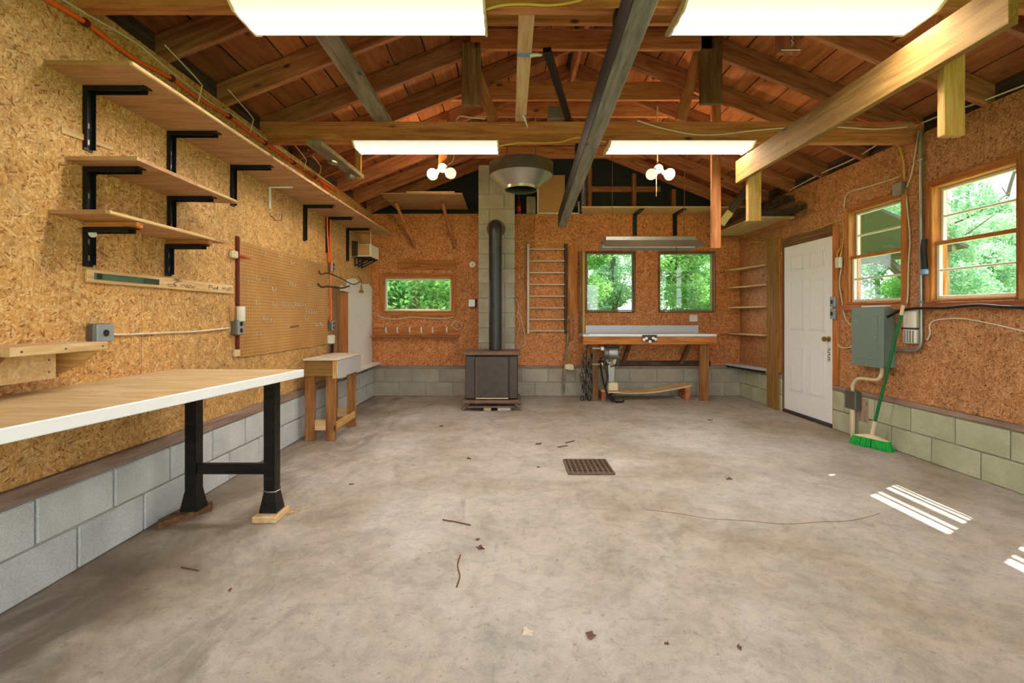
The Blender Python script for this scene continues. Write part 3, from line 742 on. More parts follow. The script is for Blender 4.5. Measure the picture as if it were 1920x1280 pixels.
# ------------------------------------------------------------------ fan drum, chimney, stove
fc = AT(977, 318, 5.35); fan = thing('ventilator_fan', 'round galvanised ventilator drum with funnel hanging beside the chimney', 'fan', fc)
Rf = 0.36
lathe('drum', [(Rf-0.004,0.0),(Rf-0.004,0.1),(Rf+0.004,0.105),(Rf+0.004,0.115),(Rf,0.115),(Rf,-0.02),(Rf-0.008,-0.02)], T(fc+Vector((0,0,-0.06))), 'galvd', fan, 48)
lathe('drum_cover', [(Rf-0.01,0.093),(0.002,0.1)], T(fc+Vector((0,0,-0.06))), 'galvd', fan, 48)
lathe('funnel', [(Rf-0.006,-0.02),(0.29,-0.06),(0.22,-0.12),(0.19,-0.14),(0.185,-0.17),(0.175,-0.17),(0.18,-0.14),(0.21,-0.11),(0.28,-0.05),(Rf-0.012,-0.01)], T(fc+Vector((0,0,-0.06))), 'alu', fan, 48)
lathe('motor', [(0.002,0.0),(0.07,0.0),(0.08,0.02),(0.08,0.08),(0.002,0.10)], T(fc+Vector((0,0,-0.10))), 'black', fan, 20)
for k in range(4):
    a = k*math.pi/2+0.4; bar('blade', fc+Vector((0.05*math.cos(a),0.05*math.sin(a),-0.085)), fc+Vector((0.19*math.cos(a),0.19*math.sin(a),-0.075)), 0.09, 0.004, 'black', fan, up=(0.3*math.sin(a),-0.3*math.cos(a),1))
for dx in (-0.16, 0.16): tube('hanger_rod', [fc+Vector((dx,0,0.03)), fc+Vector((dx,0,0.35)), Vector((fc.x+dx, fc.y-0.04, 3.44))], 0.008, 'galv', fan, 6)

CY0, CX0, CX1 = 6.60, -0.43, 0.075
chim = thing('chimney', 'grey concrete block chimney stack behind the stovepipe', 'chimney', (-0.18, 6.85, 0))
CTOP = z_raf(-0.43)
box('mortar_core', (CX0+0.012, CY0+0.012, 0), (CX1-0.012, YB-0.03, CTOP-0.1), 'mort', chim, grain=2)
k = 0; z = 0.002
while z < CTOP-0.2:
    sp = CX0+(0.36 if k % 2 else 0.15)
    box('concrete_block', (CX0, CY0, z), (sp-0.004, CY0+0.2, z+0.198), 'blk_b', chim, 0.005); box('concrete_block', (sp+0.004, CY0, z), (CX1, CY0+0.2, z+0.198), 'blk_b', chim, 0.005)
    box('concrete_block', (CX0, CY0+0.21, z), (CX1, YB-0.032, z+0.198), 'blk_b', chim, 0.005)
    z += 0.2065; k += 1
pc = Vector((-0.185, 6.27, 0)); PR = 0.085
thim_z = 2.39
sp_ = thing('stovepipe', 'matte dark metal stovepipe rising from the stove into the chimney', 'pipe', pc+Vector((0,0,0.75)))
lathe('pipe', [(PR,0.752),(PR,1.45),(PR+0.003,1.452),(PR+0.003,1.475),(PR,1.477),(PR,2.30)], T(pc), 'pipeb', sp_, 28)
MB().tube([pc+Vector((0,0,2.28)), pc+Vector((0,0.01,2.33)), pc+Vector((0,0.06,thim_z)), pc+Vector((0,0.16,thim_z+0.02)), Vector((pc.x, CY0-0.002, thim_z+0.02))], PR, 24).build('elbow', 'pipeb', sp_, True)
lathe('thimble_collar', [(PR+0.002,0),(PR+0.045,0),(PR+0.045,0.012),(PR+0.002,0.012)], toward((pc.x, CY0-0.012, thim_z+0.02), (0,1,0)), 'rust', sp_, 28)
tube('damper_handle', [pc+Vector((PR-0.01,0,1.15)), pc+Vector((PR+0.03,-0.02,1.15)), pc+Vector((PR+0.05,-0.03,1.14))], 0.006, 'galv', sp_, 6)
SX0, SX1, SY0, SY1 = -0.575, 0.125, 6.02, 6.50
stv = thing('wood_stove', 'rusty black box wood stove standing before the chimney', 'stove', ((SX0+SX1)/2, 6.25, 0))
box('firebox', (SX0+0.015, SY0+0.02, 0.13), (SX1-0.015, SY1, 0.70), 'stove', stv, 0.02, grain=0)
box('top_plate', (SX0-0.015, SY0-0.03, 0.70), (SX1+0.015, SY1+0.02, 0.745), 'rust', stv, 0.012)
for sx, w_ in ((SX0+0.015, 0.13), (SX1-0.125, 0.11)): box('front_panel', (sx, SY0+0.005, 0.15), (sx+w_-0.006, SY0+0.03, 0.69), 'stove', stv, 0.006, grain=2)
dr = box('stove_door', (SX0+0.15, SY0-0.012, 0.15), (SX1-0.135, SY0+0.03, 0.688), 'stove', stv, 0.008, grain=0)
box('door_trim', (SX0+0.148, SY0-0.018, 0.155), (SX0+0.158, SY0-0.012, 0.68), 'rust', dr); box('door_trim', (SX0+0.15, SY0-0.018, 0.150), (SX1-0.14, SY0-0.012, 0.162), 'tan', dr)
box('base_apron', (SX0-0.02, SY0-0.05, 0.095), (SX1+0.02, SY1+0.01, 0.135), 'rust', stv, 0.012)
box('ash_lip', (SX0+0.05, SY0-0.06, 0.045), (SX1-0.06, SY0+0.02, 0.062), 'rust', stv)
for x in (SX0+0.0, SX1-0.0):
    for y in (SY0, SY1-0.05):
        sg = -1 if x < 0 else 1
        MB().tube([(x-sg*0.06,y,0.10),(x-sg*0.03,y,0.07),(x+sg*0.005,y-0.005,0.03),(x+sg*0.015,y-0.01,0.002)], (0.03,0.018), 8).build('leg', 'rust', stv, True)
for k, (x, w_) in enumerate(((-0.33, 0.10), (-0.15, 0.17))):
    tag(box('fire_brick', (x, 6.0, 0.0), (x+w_, 6.12, 0.045), 'offwhite' if k else 'tan', None, 0.006), ('short' if not k else 'long')+' pale brick lying under the wood stove', 'brick')

# ------------------------------------------------------------------ left wall: shelves on black brackets
def bracket(parent, y, z, lv, la, mat='black', w=0.05, name='bracket'):
    mb = MB(); x = XL
    mb.box((x, y-w/2, z-lv), (x+0.008, y+w/2, z)); mb.box((x+0.008, y-w/2, z-0.008), (x+la, y+w/2, z-0.0005))
    mb.box((x+0.008, y-w/2, z-lv+0.01), (x+0.024, y-w/2+0.004, z-0.008)); mb.box((x+0.008, y+w/2-0.004, z-lv+0.01), (x+0.024, y+w/2, z-0.008))
    mb.box((x+0.024, y-w/2, z-0.026), (x+la-0.02, y-w/2+0.004, z-0.008)); mb.box((x+0.024, y+w/2-0.004, z-0.026), (x+la-0.02, y+w/2, z-0.008))
    b_ = mb.build(name, mat, parent)
    if mat == 'black':
        sl = MB()
        for k in range(3): sl.box((x+0.1+k*(la-0.15)/3, y-0.005, z-0.0095), (x+0.125+k*(la-0.15)/3, y+0.005, z-0.0085))
        for k in range(2): sl.box((x+0.0085, y-0.005, z-lv+0.03+k*0.08), (x+0.0095, y+0.005, z-lv+0.055+k*0.08))
        sl.build('slot', 'galv', b_)
    return b_
ZS = 2.313
ls = thing('wall_shelf', 'very long high plywood shelf on black brackets', 'shelf', (XL, 4.4, ZS))
prism('board', [(XL,2.105),(-1.69,2.105),(-1.66,4.45),(XL,4.45)], ZS, ZS+0.02, 2, 'ply', ls)
prism('board', [(XL,4.455),(-1.655,4.455),(-1.60,6.62),(-1.72,6.55),(XL,6.4)], ZS-0.003, ZS+0.016, 2, 'ply', ls)
box('front_lip', (-1.689, 2.106, ZS+0.001), (-1.672, 4.45, ZS+0.019), 'pine2', ls)
for u, lv in ((163,0.31),(318,0.25),(435,0.30),(570,0.36),(612,0.40),(650,0.42)):
    bracket(ls, F*XL/(u-U0), ZS-0.003 if u > 560 else ZS, lv, 0.30)
yw = F*XL/(505-U0); wbk = MB().bar((XL+0.006,yw,ZS-0.01),(XL+0.20,yw,ZS-0.01),0.02,0.012); wbk.bar((XL+0.006,yw,ZS-0.004),(XL+0.006,yw,ZS-0.19),0.02,0.012,up=(1,0,0)); wbk.build('white_bracket','white',ls)
s2 = thing('wall_shelf', 'short plywood shelf on two black brackets, middle one of the three wall shelves', 'shelf', (XL, 2.6, 1.92))
prism('board', [(XL,2.20),(-1.725,2.20),(-1.75,3.06),(XL,3.0)], 1.922, 1.940, 2, 'ply', s2)
box('front_lip', (-1.752, 2.23, 1.9235), (-1.738, 3.03, 1.939), 'pine2', s2)
bracket(s2, 2.315, 1.922, 0.26, 0.27); bracket(s2, 2.88, 1.922, 0.30, 0.27)
s3 = thing('wall_shelf', 'short plywood shelf with wooden cleats, lowest of the three wall shelves', 'shelf', (XL, 2.6, 1.65))
prism('board', [(XL,2.12),(-1.805,2.12),(-1.79,3.01),(XL,2.95)], 1.657, 1.675, 2, 'ply', s3)
box('front_lip', (-1.806, 2.13, 1.6585), (-1.792, 2.98, 1.674), 'pine2', s3)
for y in (2.315, 2.86):
    box('cleat', (XL+0.004, y-0.02, 1.63), (-1.80, y+0.02, 1.6565), 'orange', s3); bracket(s3, y, 1.6295, 0.19, 0.24)
lathe('cap', [(0.018,0),(0.018,0.004),(0.006,0.005)], toward((XL+0.026, 2.315, 1.60), (1,-0.4,0)), 'offwhite', s3, 14)
tag(bar('lath_strip', LW(115,243,0.004), LW(212,277,0.004), 0.006, 0.03, 'pine2', up=(0,0.3,1)), 'short yellow wooden lath nailed to the golden OSB wall', 'lath')

# marked board with a spirit level in it
a, b_ = LW(161,518,0.009), LW(435,541.5,0.009)
rb = thing('marked_board', 'pale narrow board with inset green level and handwriting on the wall', 'board', a)
rb_z = (a.z+b_.z)/2
box('board', (XL+0.0005, a.y, rb_z-0.033), (XL+0.017, b_.y, rb_z+0.033), 'pine2', rb)
def rbx(t): return a.y+(b_.y-a.y)*t
yy = [F*XL/(u-U0) for u in (170, 292)]
lv = box('spirit_level', (XL+0.0172, yy[0], rb_z-0.015), (XL+0.022, yy[1], rb_z+0.017), 'glevel', rb, 0.001)
box('vial', (XL+0.0222, yy[0]+0.01, rb_z-0.012), (XL+0.024, yy[0]+0.04, rb_z+0.014), 'ink', lv, 0.0005); box('vial', (XL+0.0222, yy[1]-0.12, rb_z-0.012), (XL+0.024, yy[1]-0.005, rb_z+0.014), 'inkg', lv, 0.0005)
def scrib(u0, u1, strokes, mat):
    y0, y1 = F*XL/(u0-U0), F*XL/(u1-U0); mb = MB()
    for st in strokes: mb.tube([Vector((XL+0.0178, y0+(y1-y0)*p, rb_z+q*0.03)) for p, q in st], 0.0016, 4)
    mb.build('handwriting', mat, rb)
scrib(308, 362, [[(0,-.35),(.12,-.1),(.3,-.3),(.22,.1),(.5,.75)],[(.05,-.55),(.3,-.5)],[(.45,-.3),(.55,.0),(.6,-.3),(.68,.05),(.72,-.3),(.8,.1),(.86,-.25),(1,-.1)],[(.62,-.45),(.95,-.5)]], 'inkr')
scrib(387, 404, [[(.0,.5),(.0,-.4)],[(0,.5),(.3,.4),(.28,.1),(0,.05)],[(.4,.1),(.45,-.35),(.6,-.35),(.62,.1)],[(.72,-.35),(.95,-.2),(.75,.0),(.95,.15)],[(.98,.5),(.98,-.35)]], 'ink')
scrib(413, 430, [[(0,.5),(0,-.4)],[(.25,.5),(.25,-.4)],[(0,.05),(.25,.05)],[(.4,-.3),(.5,.1),(.6,-.3),(.4,-.3)],[(.68,.5),(.68,-.4)],[(.8,.4),(.8,-.3),(.98,-.1),(.95,.35),(.8,.4)]], 'ink')

# outlets and things on the pegboard side
def outlet(y, z, label, nm='outlet_box', w=0.07, h=0.11, dpt=0.055, holes=2):
    r = thing(nm, label, 'outlet', (XL, y, z))
    box('back_box', (XL+0.0005, y-w/2-0.004, z-h/2-0.004), (XL+dpt-0.012, y+w/2+0.004, z+h/2+0.004), 'galvd', r, 0.008)
    box('face', (XL+dpt-0.012, y-w/2, z-h/2), (XL+dpt, y+w/2, z+h/2), 'pboxg', r, 0.012)
    for k in range(holes):
        zz = z+(0.024 if k == 0 else -0.024)*(holes > 1)
        lathe('socket', [(0.017,0),(0.017,0.003),(0.001,0.003)], toward((XL+dpt+0.0002, y, zz), (1,0,0)), 'ink', r, 14)
    return r
outlet(2.36, 1.115, 'grey outlet box sitting on the small pale wood shelf', w=0.10, h=0.085, holes=1)
outlet(3.55, 1.115, 'grey double outlet on the dark strip beside the pegboard')
outlet(5.42, 1.76, 'grey outlet box high beside the pegboard under the orange cord drop')
outlet(5.42, 1.09, 'grey double outlet low between the pegboard and the orange board')
tag(tube('cable', [LW(186,625,0.012), LW(230,627,0.008), LW(300,624,0.008), LW(370,621,0.008), LW(428,615,0.012)], 0.006, 'whitec'), 'pale cable strung along the wall between two outlets', 'cable')
box_ = thing('wooden_wall_bracket_shelf', 'small raw pine shelf with plywood apron above the long bench', 'shelf', (XL, 2.0, 1.0))
box('top_board', (XL+0.001, 1.76, 1.045), (-1.85, 2.19, 1.082), 'pine2', box_)
for y in (1.80, 1.98, 2.16): lathe('screw', [(0.005,0),(0.004,0.002),(0.0005,0.0025)], toward((-1.8497, y, 1.063), (1,0,0)), 'galvd', box_, 8)
apron = prism('apron', [(1.60,1.044),(2.02,1.044),(2.02,0.935),(1.60,0.935)], -1.945, -1.93, 0, 'pine2', box_)
for y in (1.985, 1.99):
    pass
for y, z in ((1.99, 1.015), (1.99, 0.965)): lathe('screw', [(0.005,0),(0.004,0.002),(0.0005,0.0025)], toward((-1.9297, y, z), (1,0,0)), 'galvd', box_, 8)
prism('gusset', [(XL+0.001,1.0445),(-1.865,1.0445),(-1.93,0.985),(XL+0.001,0.93)], 2.14, 2.16, 1, 'pine', box_)
prism('gusset', [(XL+0.001,1.0445),(-1.865,1.0445),(-1.93,0.985),(XL+0.001,0.93)], 1.74, 1.76, 1, 'brown', box_)

pegb = thing('pegboard', 'large brown perforated pegboard sheet on the golden wall', 'pegboard', (XL, 4.48, 1.32))
m = WFM['left'].copy(); m.translation = Vector((XL+0.006, 4.48, 1.325))
link('sheet', cbox(1.74, 0.008, 0.89, 0.001), 'peg', m, pegb)
tag(box('dark_strip', (XL+0.0005, 3.565, 0.95), (XL+0.02, 3.595, 1.80), 'redd'), 'dark red upright strip along the near edge of the pegboard', 'strip')
ph = MB()
ph.tube([(0.0,0,0.012),(0.012,0,0.014),(0.016,0,0.0),(0.02,0,-0.02),(0.035,0,-0.024),(0.045,0,-0.01),(0.046,0,0.004)], 0.0028, 6)
hook_me = mesh_of('peg_hook', ph.v, ph.f, True)
for (cx, cy) in ((595,270),(722,300),(830,260),(240,430),(322,435),(405,535),(580,480),(607,490),(765,500),(240,672),(410,690),(510,690),(540,695),(570,695),(600,700),(640,690),(670,695),(710,690),(745,755),(775,760),(800,765),(825,770),(315,830),(390,850),(735,830),(250,980),(125,450),(300,170),(470,200),(845,895),(890,890)):
    p = LW(430+cx/5.333, 440+cy/5.333, 0.0); p.x = XL+0.0103
    if not 3.64 < p.y < 5.34: continue
    tag(link('peg_hook', hook_me, 'chrome', T(p) @ Matrix.Scale(0.9, 4)), 'small shiny metal hook stuck in the brown pegboard', 'hook', 'metal hooks on the pegboard')
tag(bar('pencil_stub', LW(545,613,0.014), LW(560,611,0.014), 0.008, 0.008, 'dark'), 'dark thin rod hooked flat across the lower pegboard', 'rod')
clip = thing('tool_clip', 'pale clip holding a red-handled screwdriver beside the pegboard', 'clip', LW(436,478))
p = LW(436,478); box('clip_body', (XL+0.0005, p.y-0.05, p.z-0.025), (XL+0.035, p.y+0.02, p.z+0.03), 'tan', clip, 0.008)
sd = thing('screwdriver', 'red screwdriver stuck through the clip at the pegboard edge', 'screwdriver', p)
MB().tube([p+Vector((0.028,0.025,0)), p+Vector((0.028,0.09,-0.001)), p+Vector((0.028,0.13,-0.002))], (0.012,0.008), 8).build('handle', 'redp', sd, True)
MB().tube([p+Vector((0.028,0.13,-0.002)), p+Vector((0.028,0.19,-0.003))], 0.003, 6, False).build('blade', 'redd', sd, True)
pw = LW(437,588); cyl = thing('white_dispenser', 'white upright cylinder with brown back mounted above the double outlet', 'dispenser', pw)
box('back', (XL+0.0005, pw.y-0.05, pw.z-0.055), (XL+0.02, pw.y+0.04, pw.z+0.055), 'card', cyl); lathe('tube', [(0.028,-0.055),(0.03,-0.05),(0.03,0.05),(0.028,0.055)], T(Vector((XL+0.051, pw.y+0.015, pw.z))), 'offwhite', cyl, 18)
tag(box('wood_chip_block', (XL+0.0005, 3.53, 0.895), (XL+0.02, 3.60, 0.945), 'pine2'), 'small pale wooden block under the dark strip', 'block')
# wire hook on the wall, steel
tag(tube('wire_hook', [LW(505,402,0.004), LW(512,408,0.02), LW(516,413,0.05), LW(528,413,0.06), LW(529,402,0.06)], 0.004, 'galvd', None, 6, False), 'bent wire hook on the wall under the long shelf', 'hook')

# orange extension cord and its companions along the wall top
cord = thing('extension_cord', 'bright orange extension cord clipped along the wall top with a drop', 'cord', LW(320,145))
pts = [(-60,-95),(20,-42),(90,0),(160,42),(205,76),(260,115),(322,147),(375,186),(430,218),(470,250),(500,270),(550,305),(590,332),(630,358)]
tube('cord', [LW(u, v, 0.02) for u, v in pts], 0.011, 'orangec', cord, 8)
tube('drop', [LW(606,345,0.02), LW(613,380,0.03), LW(614,430,0.03), LW(616,470,0.03), LW(617,492,0.02)], 0.009, 'orangec', cord, 8)
tube('drop', [LW(608,345,0.035), LW(619,385,0.04), LW(619,440,0.04), LW(621,500,0.04), LW(620,540,0.04), LW(621,590,0.04), LW(619,603,0.05)], 0.008, 'orangec', cord, 8)
for u, v in ((160,42),(322,147),(430,218),(497,268),(550,305),(590,332)):
    p = LW(u, v, 0.02); lathe('clip', [(0.018,-0.012),(0.02,0),(0.018,0.012)], toward(p, (0,1,0.0)), 'redd', cord, 12)
tag(tube('cable', [LW(u, v, 0.006) for u, v in ((-40,-92),(40,-42),(118,0),(178,35),(225,62),(265,88),(318,132),(360,166),(405,200),(430,212),(470,240),(500,262),(560,306),(610,338),(660,372))], 0.005, 'whitec'), 'thin pale cable looping just above the orange cord', 'cable')
tag(tube('cable', [LW(u, v, 0.03) for u, v in ((545,296),(575,322),(600,336),(630,352),(650,365),(680,385))], 0.004, 'redc'), 'thin red wire at the far end of the wall top', 'cable')
for u, v in ((345,128),(452,200),(560,285),(590,300)):
    p = LW(u, v, 0.10); a_ = AT(u, v, p.y)
    tag(tube('wire_hanger', [a_+Vector((0,-0.16,0.05)), a_+Vector((0,0.1,0.0)), a_+Vector((0,0.17,-0.02)), a_+Vector((-0.03,0.18,-0.12))], 0.004, 'whitec', None, 6, False), 'bent white wire hanger at the wall top under a rafter', 'hanger', 'white wire hangers along the wall top')

# ------------------------------------------------------------------ workbench at the left wall
wb_ = thing('workbench', 'wall workbench with plywood top, white edge and black legs', 'workbench', (-1.7, 2.2, 0))
ZT = 0.875
prism('bench_top', [(XL+0.002,1.05),(-1.515,1.05),(-1.262,2.888),(XL+0.002,2.90)], ZT-0.036, ZT, 2, 'benchply', wb_)
bar('edge_band', (-1.508,1.05,ZT-0.022), (-1.255,2.888,ZT-0.022), 0.014, 0.046, 'white', wb_); bar('end_band', (XL+0.01,2.899,ZT-0.03), (-1.26,2.8955,ZT-0.03), 0.01, 0.05, 'orange', wb_)
box('near_rail', (-1.62,1.12,ZT-0.105), (-1.525,1.40,ZT-0.037), 'blackwood', wb_)
def bleg(x, y, nm):
    zt = ZT-0.037; mb = MB(); h1 = 0.033
    for (z0, z1, a0, a1) in ((0.04,0.06,0.052,0.049),(0.06,0.16,0.049,h1),(0.16,zt,h1,h1)):
        V = [(x-a0,y-a0,z0),(x+a0,y-a0,z0),(x+a0,y+a0,z0),(x-a0,y+a0,z0),(x-a1,y-a1,z1),(x+a1,y-a1,z1),(x+a1,y+a1,z1),(x-a1,y+a1,z1)]
        mb.add(V, [[3,2,1,0],[4,5,6,7],[0,1,5,4],[1,2,6,5],[2,3,7,6],[3,0,4,7]])
    return mb.build(nm, 'blackwood', wb_)
bleg(-1.42, 2.84, 'leg'); bleg(-1.90, 2.86, 'leg')
tube('wire_binding', [Vector((-1.42+0.053*math.cos(t),2.84+0.053*math.sin(t)*1.0,0.165+0.004*math.sin(2*t))) for t in [k*math.pi/4+math.pi/4 for k in range(9)]], 0.003, 'galv', wb_, 5, False)
box('crossbar', (-1.862,2.83,0.255), (-1.462,2.87,0.315), 'blackwood', wb_)
box('wall_box', (XL+0.001,2.98,0.67), (XL+0.03,3.16,0.78), 'blackwood', wb_) if False else None
tag(box('black_plate', (XL+0.0005,3.02,0.685), (XL+0.05,3.20,0.80), 'black', None, 0.012), 'black metal plate on the wall under the bench end', 'plate')
tag(prism('pad_board', [(-2.0,2.70),(-1.97,2.66),(-1.83,2.92),(-1.86,2.98),(-1.98,2.96)], 0.0, 0.038, 2, 'brown'), 'flat wooden board under the wall-side bench leg', 'board')
tag(box('pad_block', (-1.49,2.74,0.0), (-1.35,2.92,0.038), 'pine2', None, 0.006), 'small splintered wood block under the outer bench leg', 'block')
def chips(name, c, n, r0, label):
    r = random.Random(len(name)+n); mb = MB()
    for k in range(n):
        aa = r.uniform(0, 6.28); d0 = r.uniform(0, r0); p = Vector((c[0]+d0*math.cos(aa), c[1]+d0*math.sin(aa), c[2]+r.uniform(0.002,0.008)))
        q = p+Vector((r.uniform(-1,1), r.uniform(-1,1), 0)).normalized()*r.uniform(0.01,0.035); mb.bar(p, q, 0.006, 0.003)
    tag(mb.build(name, 'pine2'), label, 'debris', kind='stuff')
chips('wood_shavings', (-1.33,2.90,0.0), 40, 0.09, 'pale wood shavings beside the outer bench leg block')

# small stand beside the bench
st = thing('work_stand', 'small sturdy wooden stand with daylight-pale top and board rails', 'stand', (-1.82, 4.9, 0))
for x, y in ((-1.915,4.57),(-1.715,4.57),(-1.715,5.16),(-1.915,5.16)): box('leg', (x-0.045,y-0.02,0), (x+0.045,y+0.02,0.73), 'fir', st, 0.003)
box('front_apron', (-1.955,4.525,0.625), (-1.665,4.548,0.772), 'amber', st); box('corner_block', (-1.685,4.522,0.60), (-1.652,4.552,0.775), 'pine', st, grain=2)
box('side_apron', (-1.668,4.55,0.60), (-1.645,5.26,0.772), 'lamdull', st); box('top_board', (-1.965,4.515,0.7735), (-1.640,5.28,0.79), 'lamwarm', st)  # top board coloured pale for the daylight falling on it
box('lower_rail', (-1.870,4.56,0.10), (-1.765,4.585,0.20), 'pine2', st, grain=0); box('lower_rail', (-1.692,4.595,0.10), (-1.67,5.14,0.17), 'pine', st)
box('lower_rail', (-1.870,5.15,0.10), (-1.765,5.175,0.20), 'pine2', st, grain=0)

# far end of the left wall
tag(box('upright_board', (XL+0.0005,5.66,0.52), (XL+0.03,5.98,1.49), 'orange', None, grain=2), 'wide orange raw board standing against the wall by the pegboard', 'board')
tag(box('upright_board', (XL+0.0005,5.53,0.52), (XL+0.05,5.63,1.55), 'brown', None, grain=2), 'narrow brown stud board standing next to the wide orange board', 'board')
tag(box('horizontal_cleat', (XL+0.0005,5.64,1.50), (XL+0.06,5.995,1.56), 'offwhite', None), 'short whitish cleat above the wide orange board', 'cleat')
tag(MB().prism([(6.0,0.5),(7.08,0.5),(7.08,1.62),(6.9,1.66),(6.6,1.64),(6.3,1.70),(6.0,1.66)], XL+0.0005, XL+0.014, 0).build('glare_sheet', 'glare_ledge_white'), 'tall whitish sheet coloured as window glare on the wall in the far corner', 'panel')  # pale sheet added to stand for glare on the far left wall
tag(tube('twig_hooks', [LW(598,508,0.02), LW(602,514,0.08), LW(615,512,0.12), LW(640,522,0.12), LW(662,533,0.1), LW(675,528,0.08)], 0.007, 'dark', None, 6), 'dark bent iron rod hung across below the high outlet', 'rod')
tag(tube('twig_hooks', [LW(596,532,0.02), LW(603,538,0.07), LW(616,537,0.12), LW(640,540,0.12), LW(655,536,0.1)], 0.010, 'rustd', None, 6), 'rusty thick iron rod above the orange board', 'rod')
fx = LW(670,545); jar = thing('lamp_socket', 'small brass pull lamp socket hung on the glare-white sheet', 'socket', fx)
lathe('socket', [(0.012,0.10),(0.016,0.06),(0.018,0.03),(0.035,0.0),(0.03,-0.005)], T(Vector((XL+0.055, fx.y, fx.z-0.02))), 'brass', jar, 14)
tube('cord', [Vector((XL+0.055,fx.y,fx.z+0.08)), Vector((XL+0.05,fx.y,fx.z+0.15)), Vector((XL+0.004,fx.y,fx.z+0.2))], 0.004, 'dark', jar, 6)
tag(box('ledge_plank', (XL+0.02,5.35,0.49), (-1.90,7.06,0.515), 'glare_ledge_white', None), 'white painted ledge plank on top of the far blocks', 'plank')
pl = LW(616,636); wp = thing('plug_adapter', 'white plug with black cords below the low outlet', 'plug', pl)
box('plug', (XL+0.0005,pl.y-0.05,pl.z-0.05), (XL+0.06,pl.y+0.05,pl.z+0.05), 'offwhite', wp, 0.01)
for k in range(3): tube('cord', [Vector((XL+0.04,pl.y-0.02+0.02*k,pl.z-0.045)), Vector((XL+0.05,pl.y-0.07+0.03*k,pl.z-0.16)), Vector((XL+0.045,pl.y-0.06+0.05*k,pl.z-0.24))], 0.007, 'black', wp, 6)
cb = thing('wall_cabinet_box', 'small whitish box on three black brackets in the corner under the long shelf', 'box', (-1.95, 6.5, 2.0))
box('box_body', (XL+0.001,6.28,1.985), (-1.83,6.66,2.15), 'offwhite', cb, 0.006); box('end_face', (XL+0.02,6.272,2.0), (-1.85,6.2795,2.14), 'card', cb)
box('dark_tool', (XL+0.001,6.20,1.99), (XL+0.06,6.27,2.18), 'dark', cb)
for y in (6.32, 6.46, 6.60):
    mb = MB(); mb.bar((XL+0.008,y,1.975),(-1.83,y,1.975),0.025,0.018); mb.bar((XL+0.008,y,1.86),(XL+0.008,y,1.967),0.025,0.014,up=(1,0,0)); mb.bar((XL+0.012,y,1.87),(-1.86,y,1.966),0.025,0.016); mb.build('bracket','black',cb)
tube('hang_rod', [(-1.84,6.30,2.15),(-1.84,6.30,2.25),(-1.84,6.30,ZS-0.003)], 0.006, 'offwhite', cb, 6)

# ------------------------------------------------------------------ back wall
pshelf = thing('plywood_shelf', 'broad raw plywood shelf on two slanted braces high in the corner', 'shelf', (-1.2, 6.7, 2.8))
box('board', (-1.70,6.24,2.80), (-0.62,YG-0.1,2.818), 'ply', pshelf); box('loose_board', (-1.35,6.22,2.8185), (-0.72,6.6,2.832), 'pine2', pshelf)
for (x0, x1) in ((-1.59,-1.43),(-0.94,-0.82)): bar('brace', (x0,6.62,2.785), (x1,YB-0.022,2.25), 0.04, 0.09, 'red', pshelf, up=(0,-1,0.4)); 
for (x0, x1) in ((-1.59,-1.43),(-0.94,-0.82)):
    box('cleat', (x1-0.03,YB-0.02,2.20), (x1+0.03,YB-0.001,2.34), 'red', pshelf, grain=2)
rk = thing('peg_rail', 'orange wooden rail shelf with white hooks under the small window', 'rail', (-1.4, YB, 0.93))
box('ledge', (XL+0.02,YB-0.13,0.885), (-0.75,YB-0.001,0.912), 'red', rk); box('back_rail', (XL+0.02,YB-0.02,0.913), (-0.75,YB-0.001,1.03), 'orange', rk)
for u in (725, 746, 769, 791, 812, 838):
    p = BW(u, 620, 0.03); tube('hook', [p+Vector((0,0.009,0.045)), p+Vector((0,-0.03,0.05)), p+Vector((0,-0.045,0.03)), p+Vector((0,-0.03,-0.02)), p+Vector((0,0.0,-0.03))], 0.011, 'white', rk, 6)
tube('wire_coil', [BW(u, v, 0.04) for u, v in ((845,612),(852,602),(862,604),(866,612),(858,618),(848,610),(856,600))], 0.005, 'whitec', rk, 5)
rope = MB().tube([BW(u, v, 0.03) for u, v in ((708,590),(720,596),(745,598),(770,594),(800,596),(830,597),(850,594))], 0.007, 6)
tag(rope.build('rope', 'whitec', None, True), 'pale rope draped along the bottom of the small window', 'rope')
for (u, v, lab) in ((886, 496, 'round'), (886, 568, 'square')):
    p = BW(u, v, 0.0)
    r = thing('wall_switch' if lab == 'square' else 'thermostat', 'small '+lab+' white wall '+('switch box' if lab == 'square' else 'dial')+' beside the chimney', 'switch', p)
    if lab == 'round':
        lathe('dial', [(0.05,0),(0.052,0.012),(0.045,0.03),(0.02,0.034),(0.001,0.034)], toward(p, (0,-1,0)), 'offwhite', r, 24); lathe('centre', [(0.012,0.034),(0.010,0.04),(0.001,0.04)], toward(p, (0,-1,0)), 'brass', r, 12)
    else:
        box('back_box', (p.x-0.02,YB-0.03,p.z-0.06), (p.x+0.065,YB-0.0005,p.z+0.06), 'dark', r); box('cover', (p.x-0.055,YB-0.045,p.z-0.055), (p.x+0.04,YB-0.031,p.z+0.055), 'white', r, 0.01)
lad = thing('rung_rack', 'pale metal ladder rack with eight rungs hung on the orange wall', 'rack', BW(1025,540))
for u, mt in ((990,'tanalu'),(1060,'dark')):
    p = BW(u, 540); box('rail', (p.x-0.018,YB-0.075,0.935), (p.x+0.018,YB-0.001,2.27), mt, lad)
for v in (467,489,511,533,555,577,598.5,620):
    a, b_ = BW(992,v,0.055), BW(1059,v,0.055); bar('rung', a, b_, 0.02, 0.02, 'tanalu', lad)
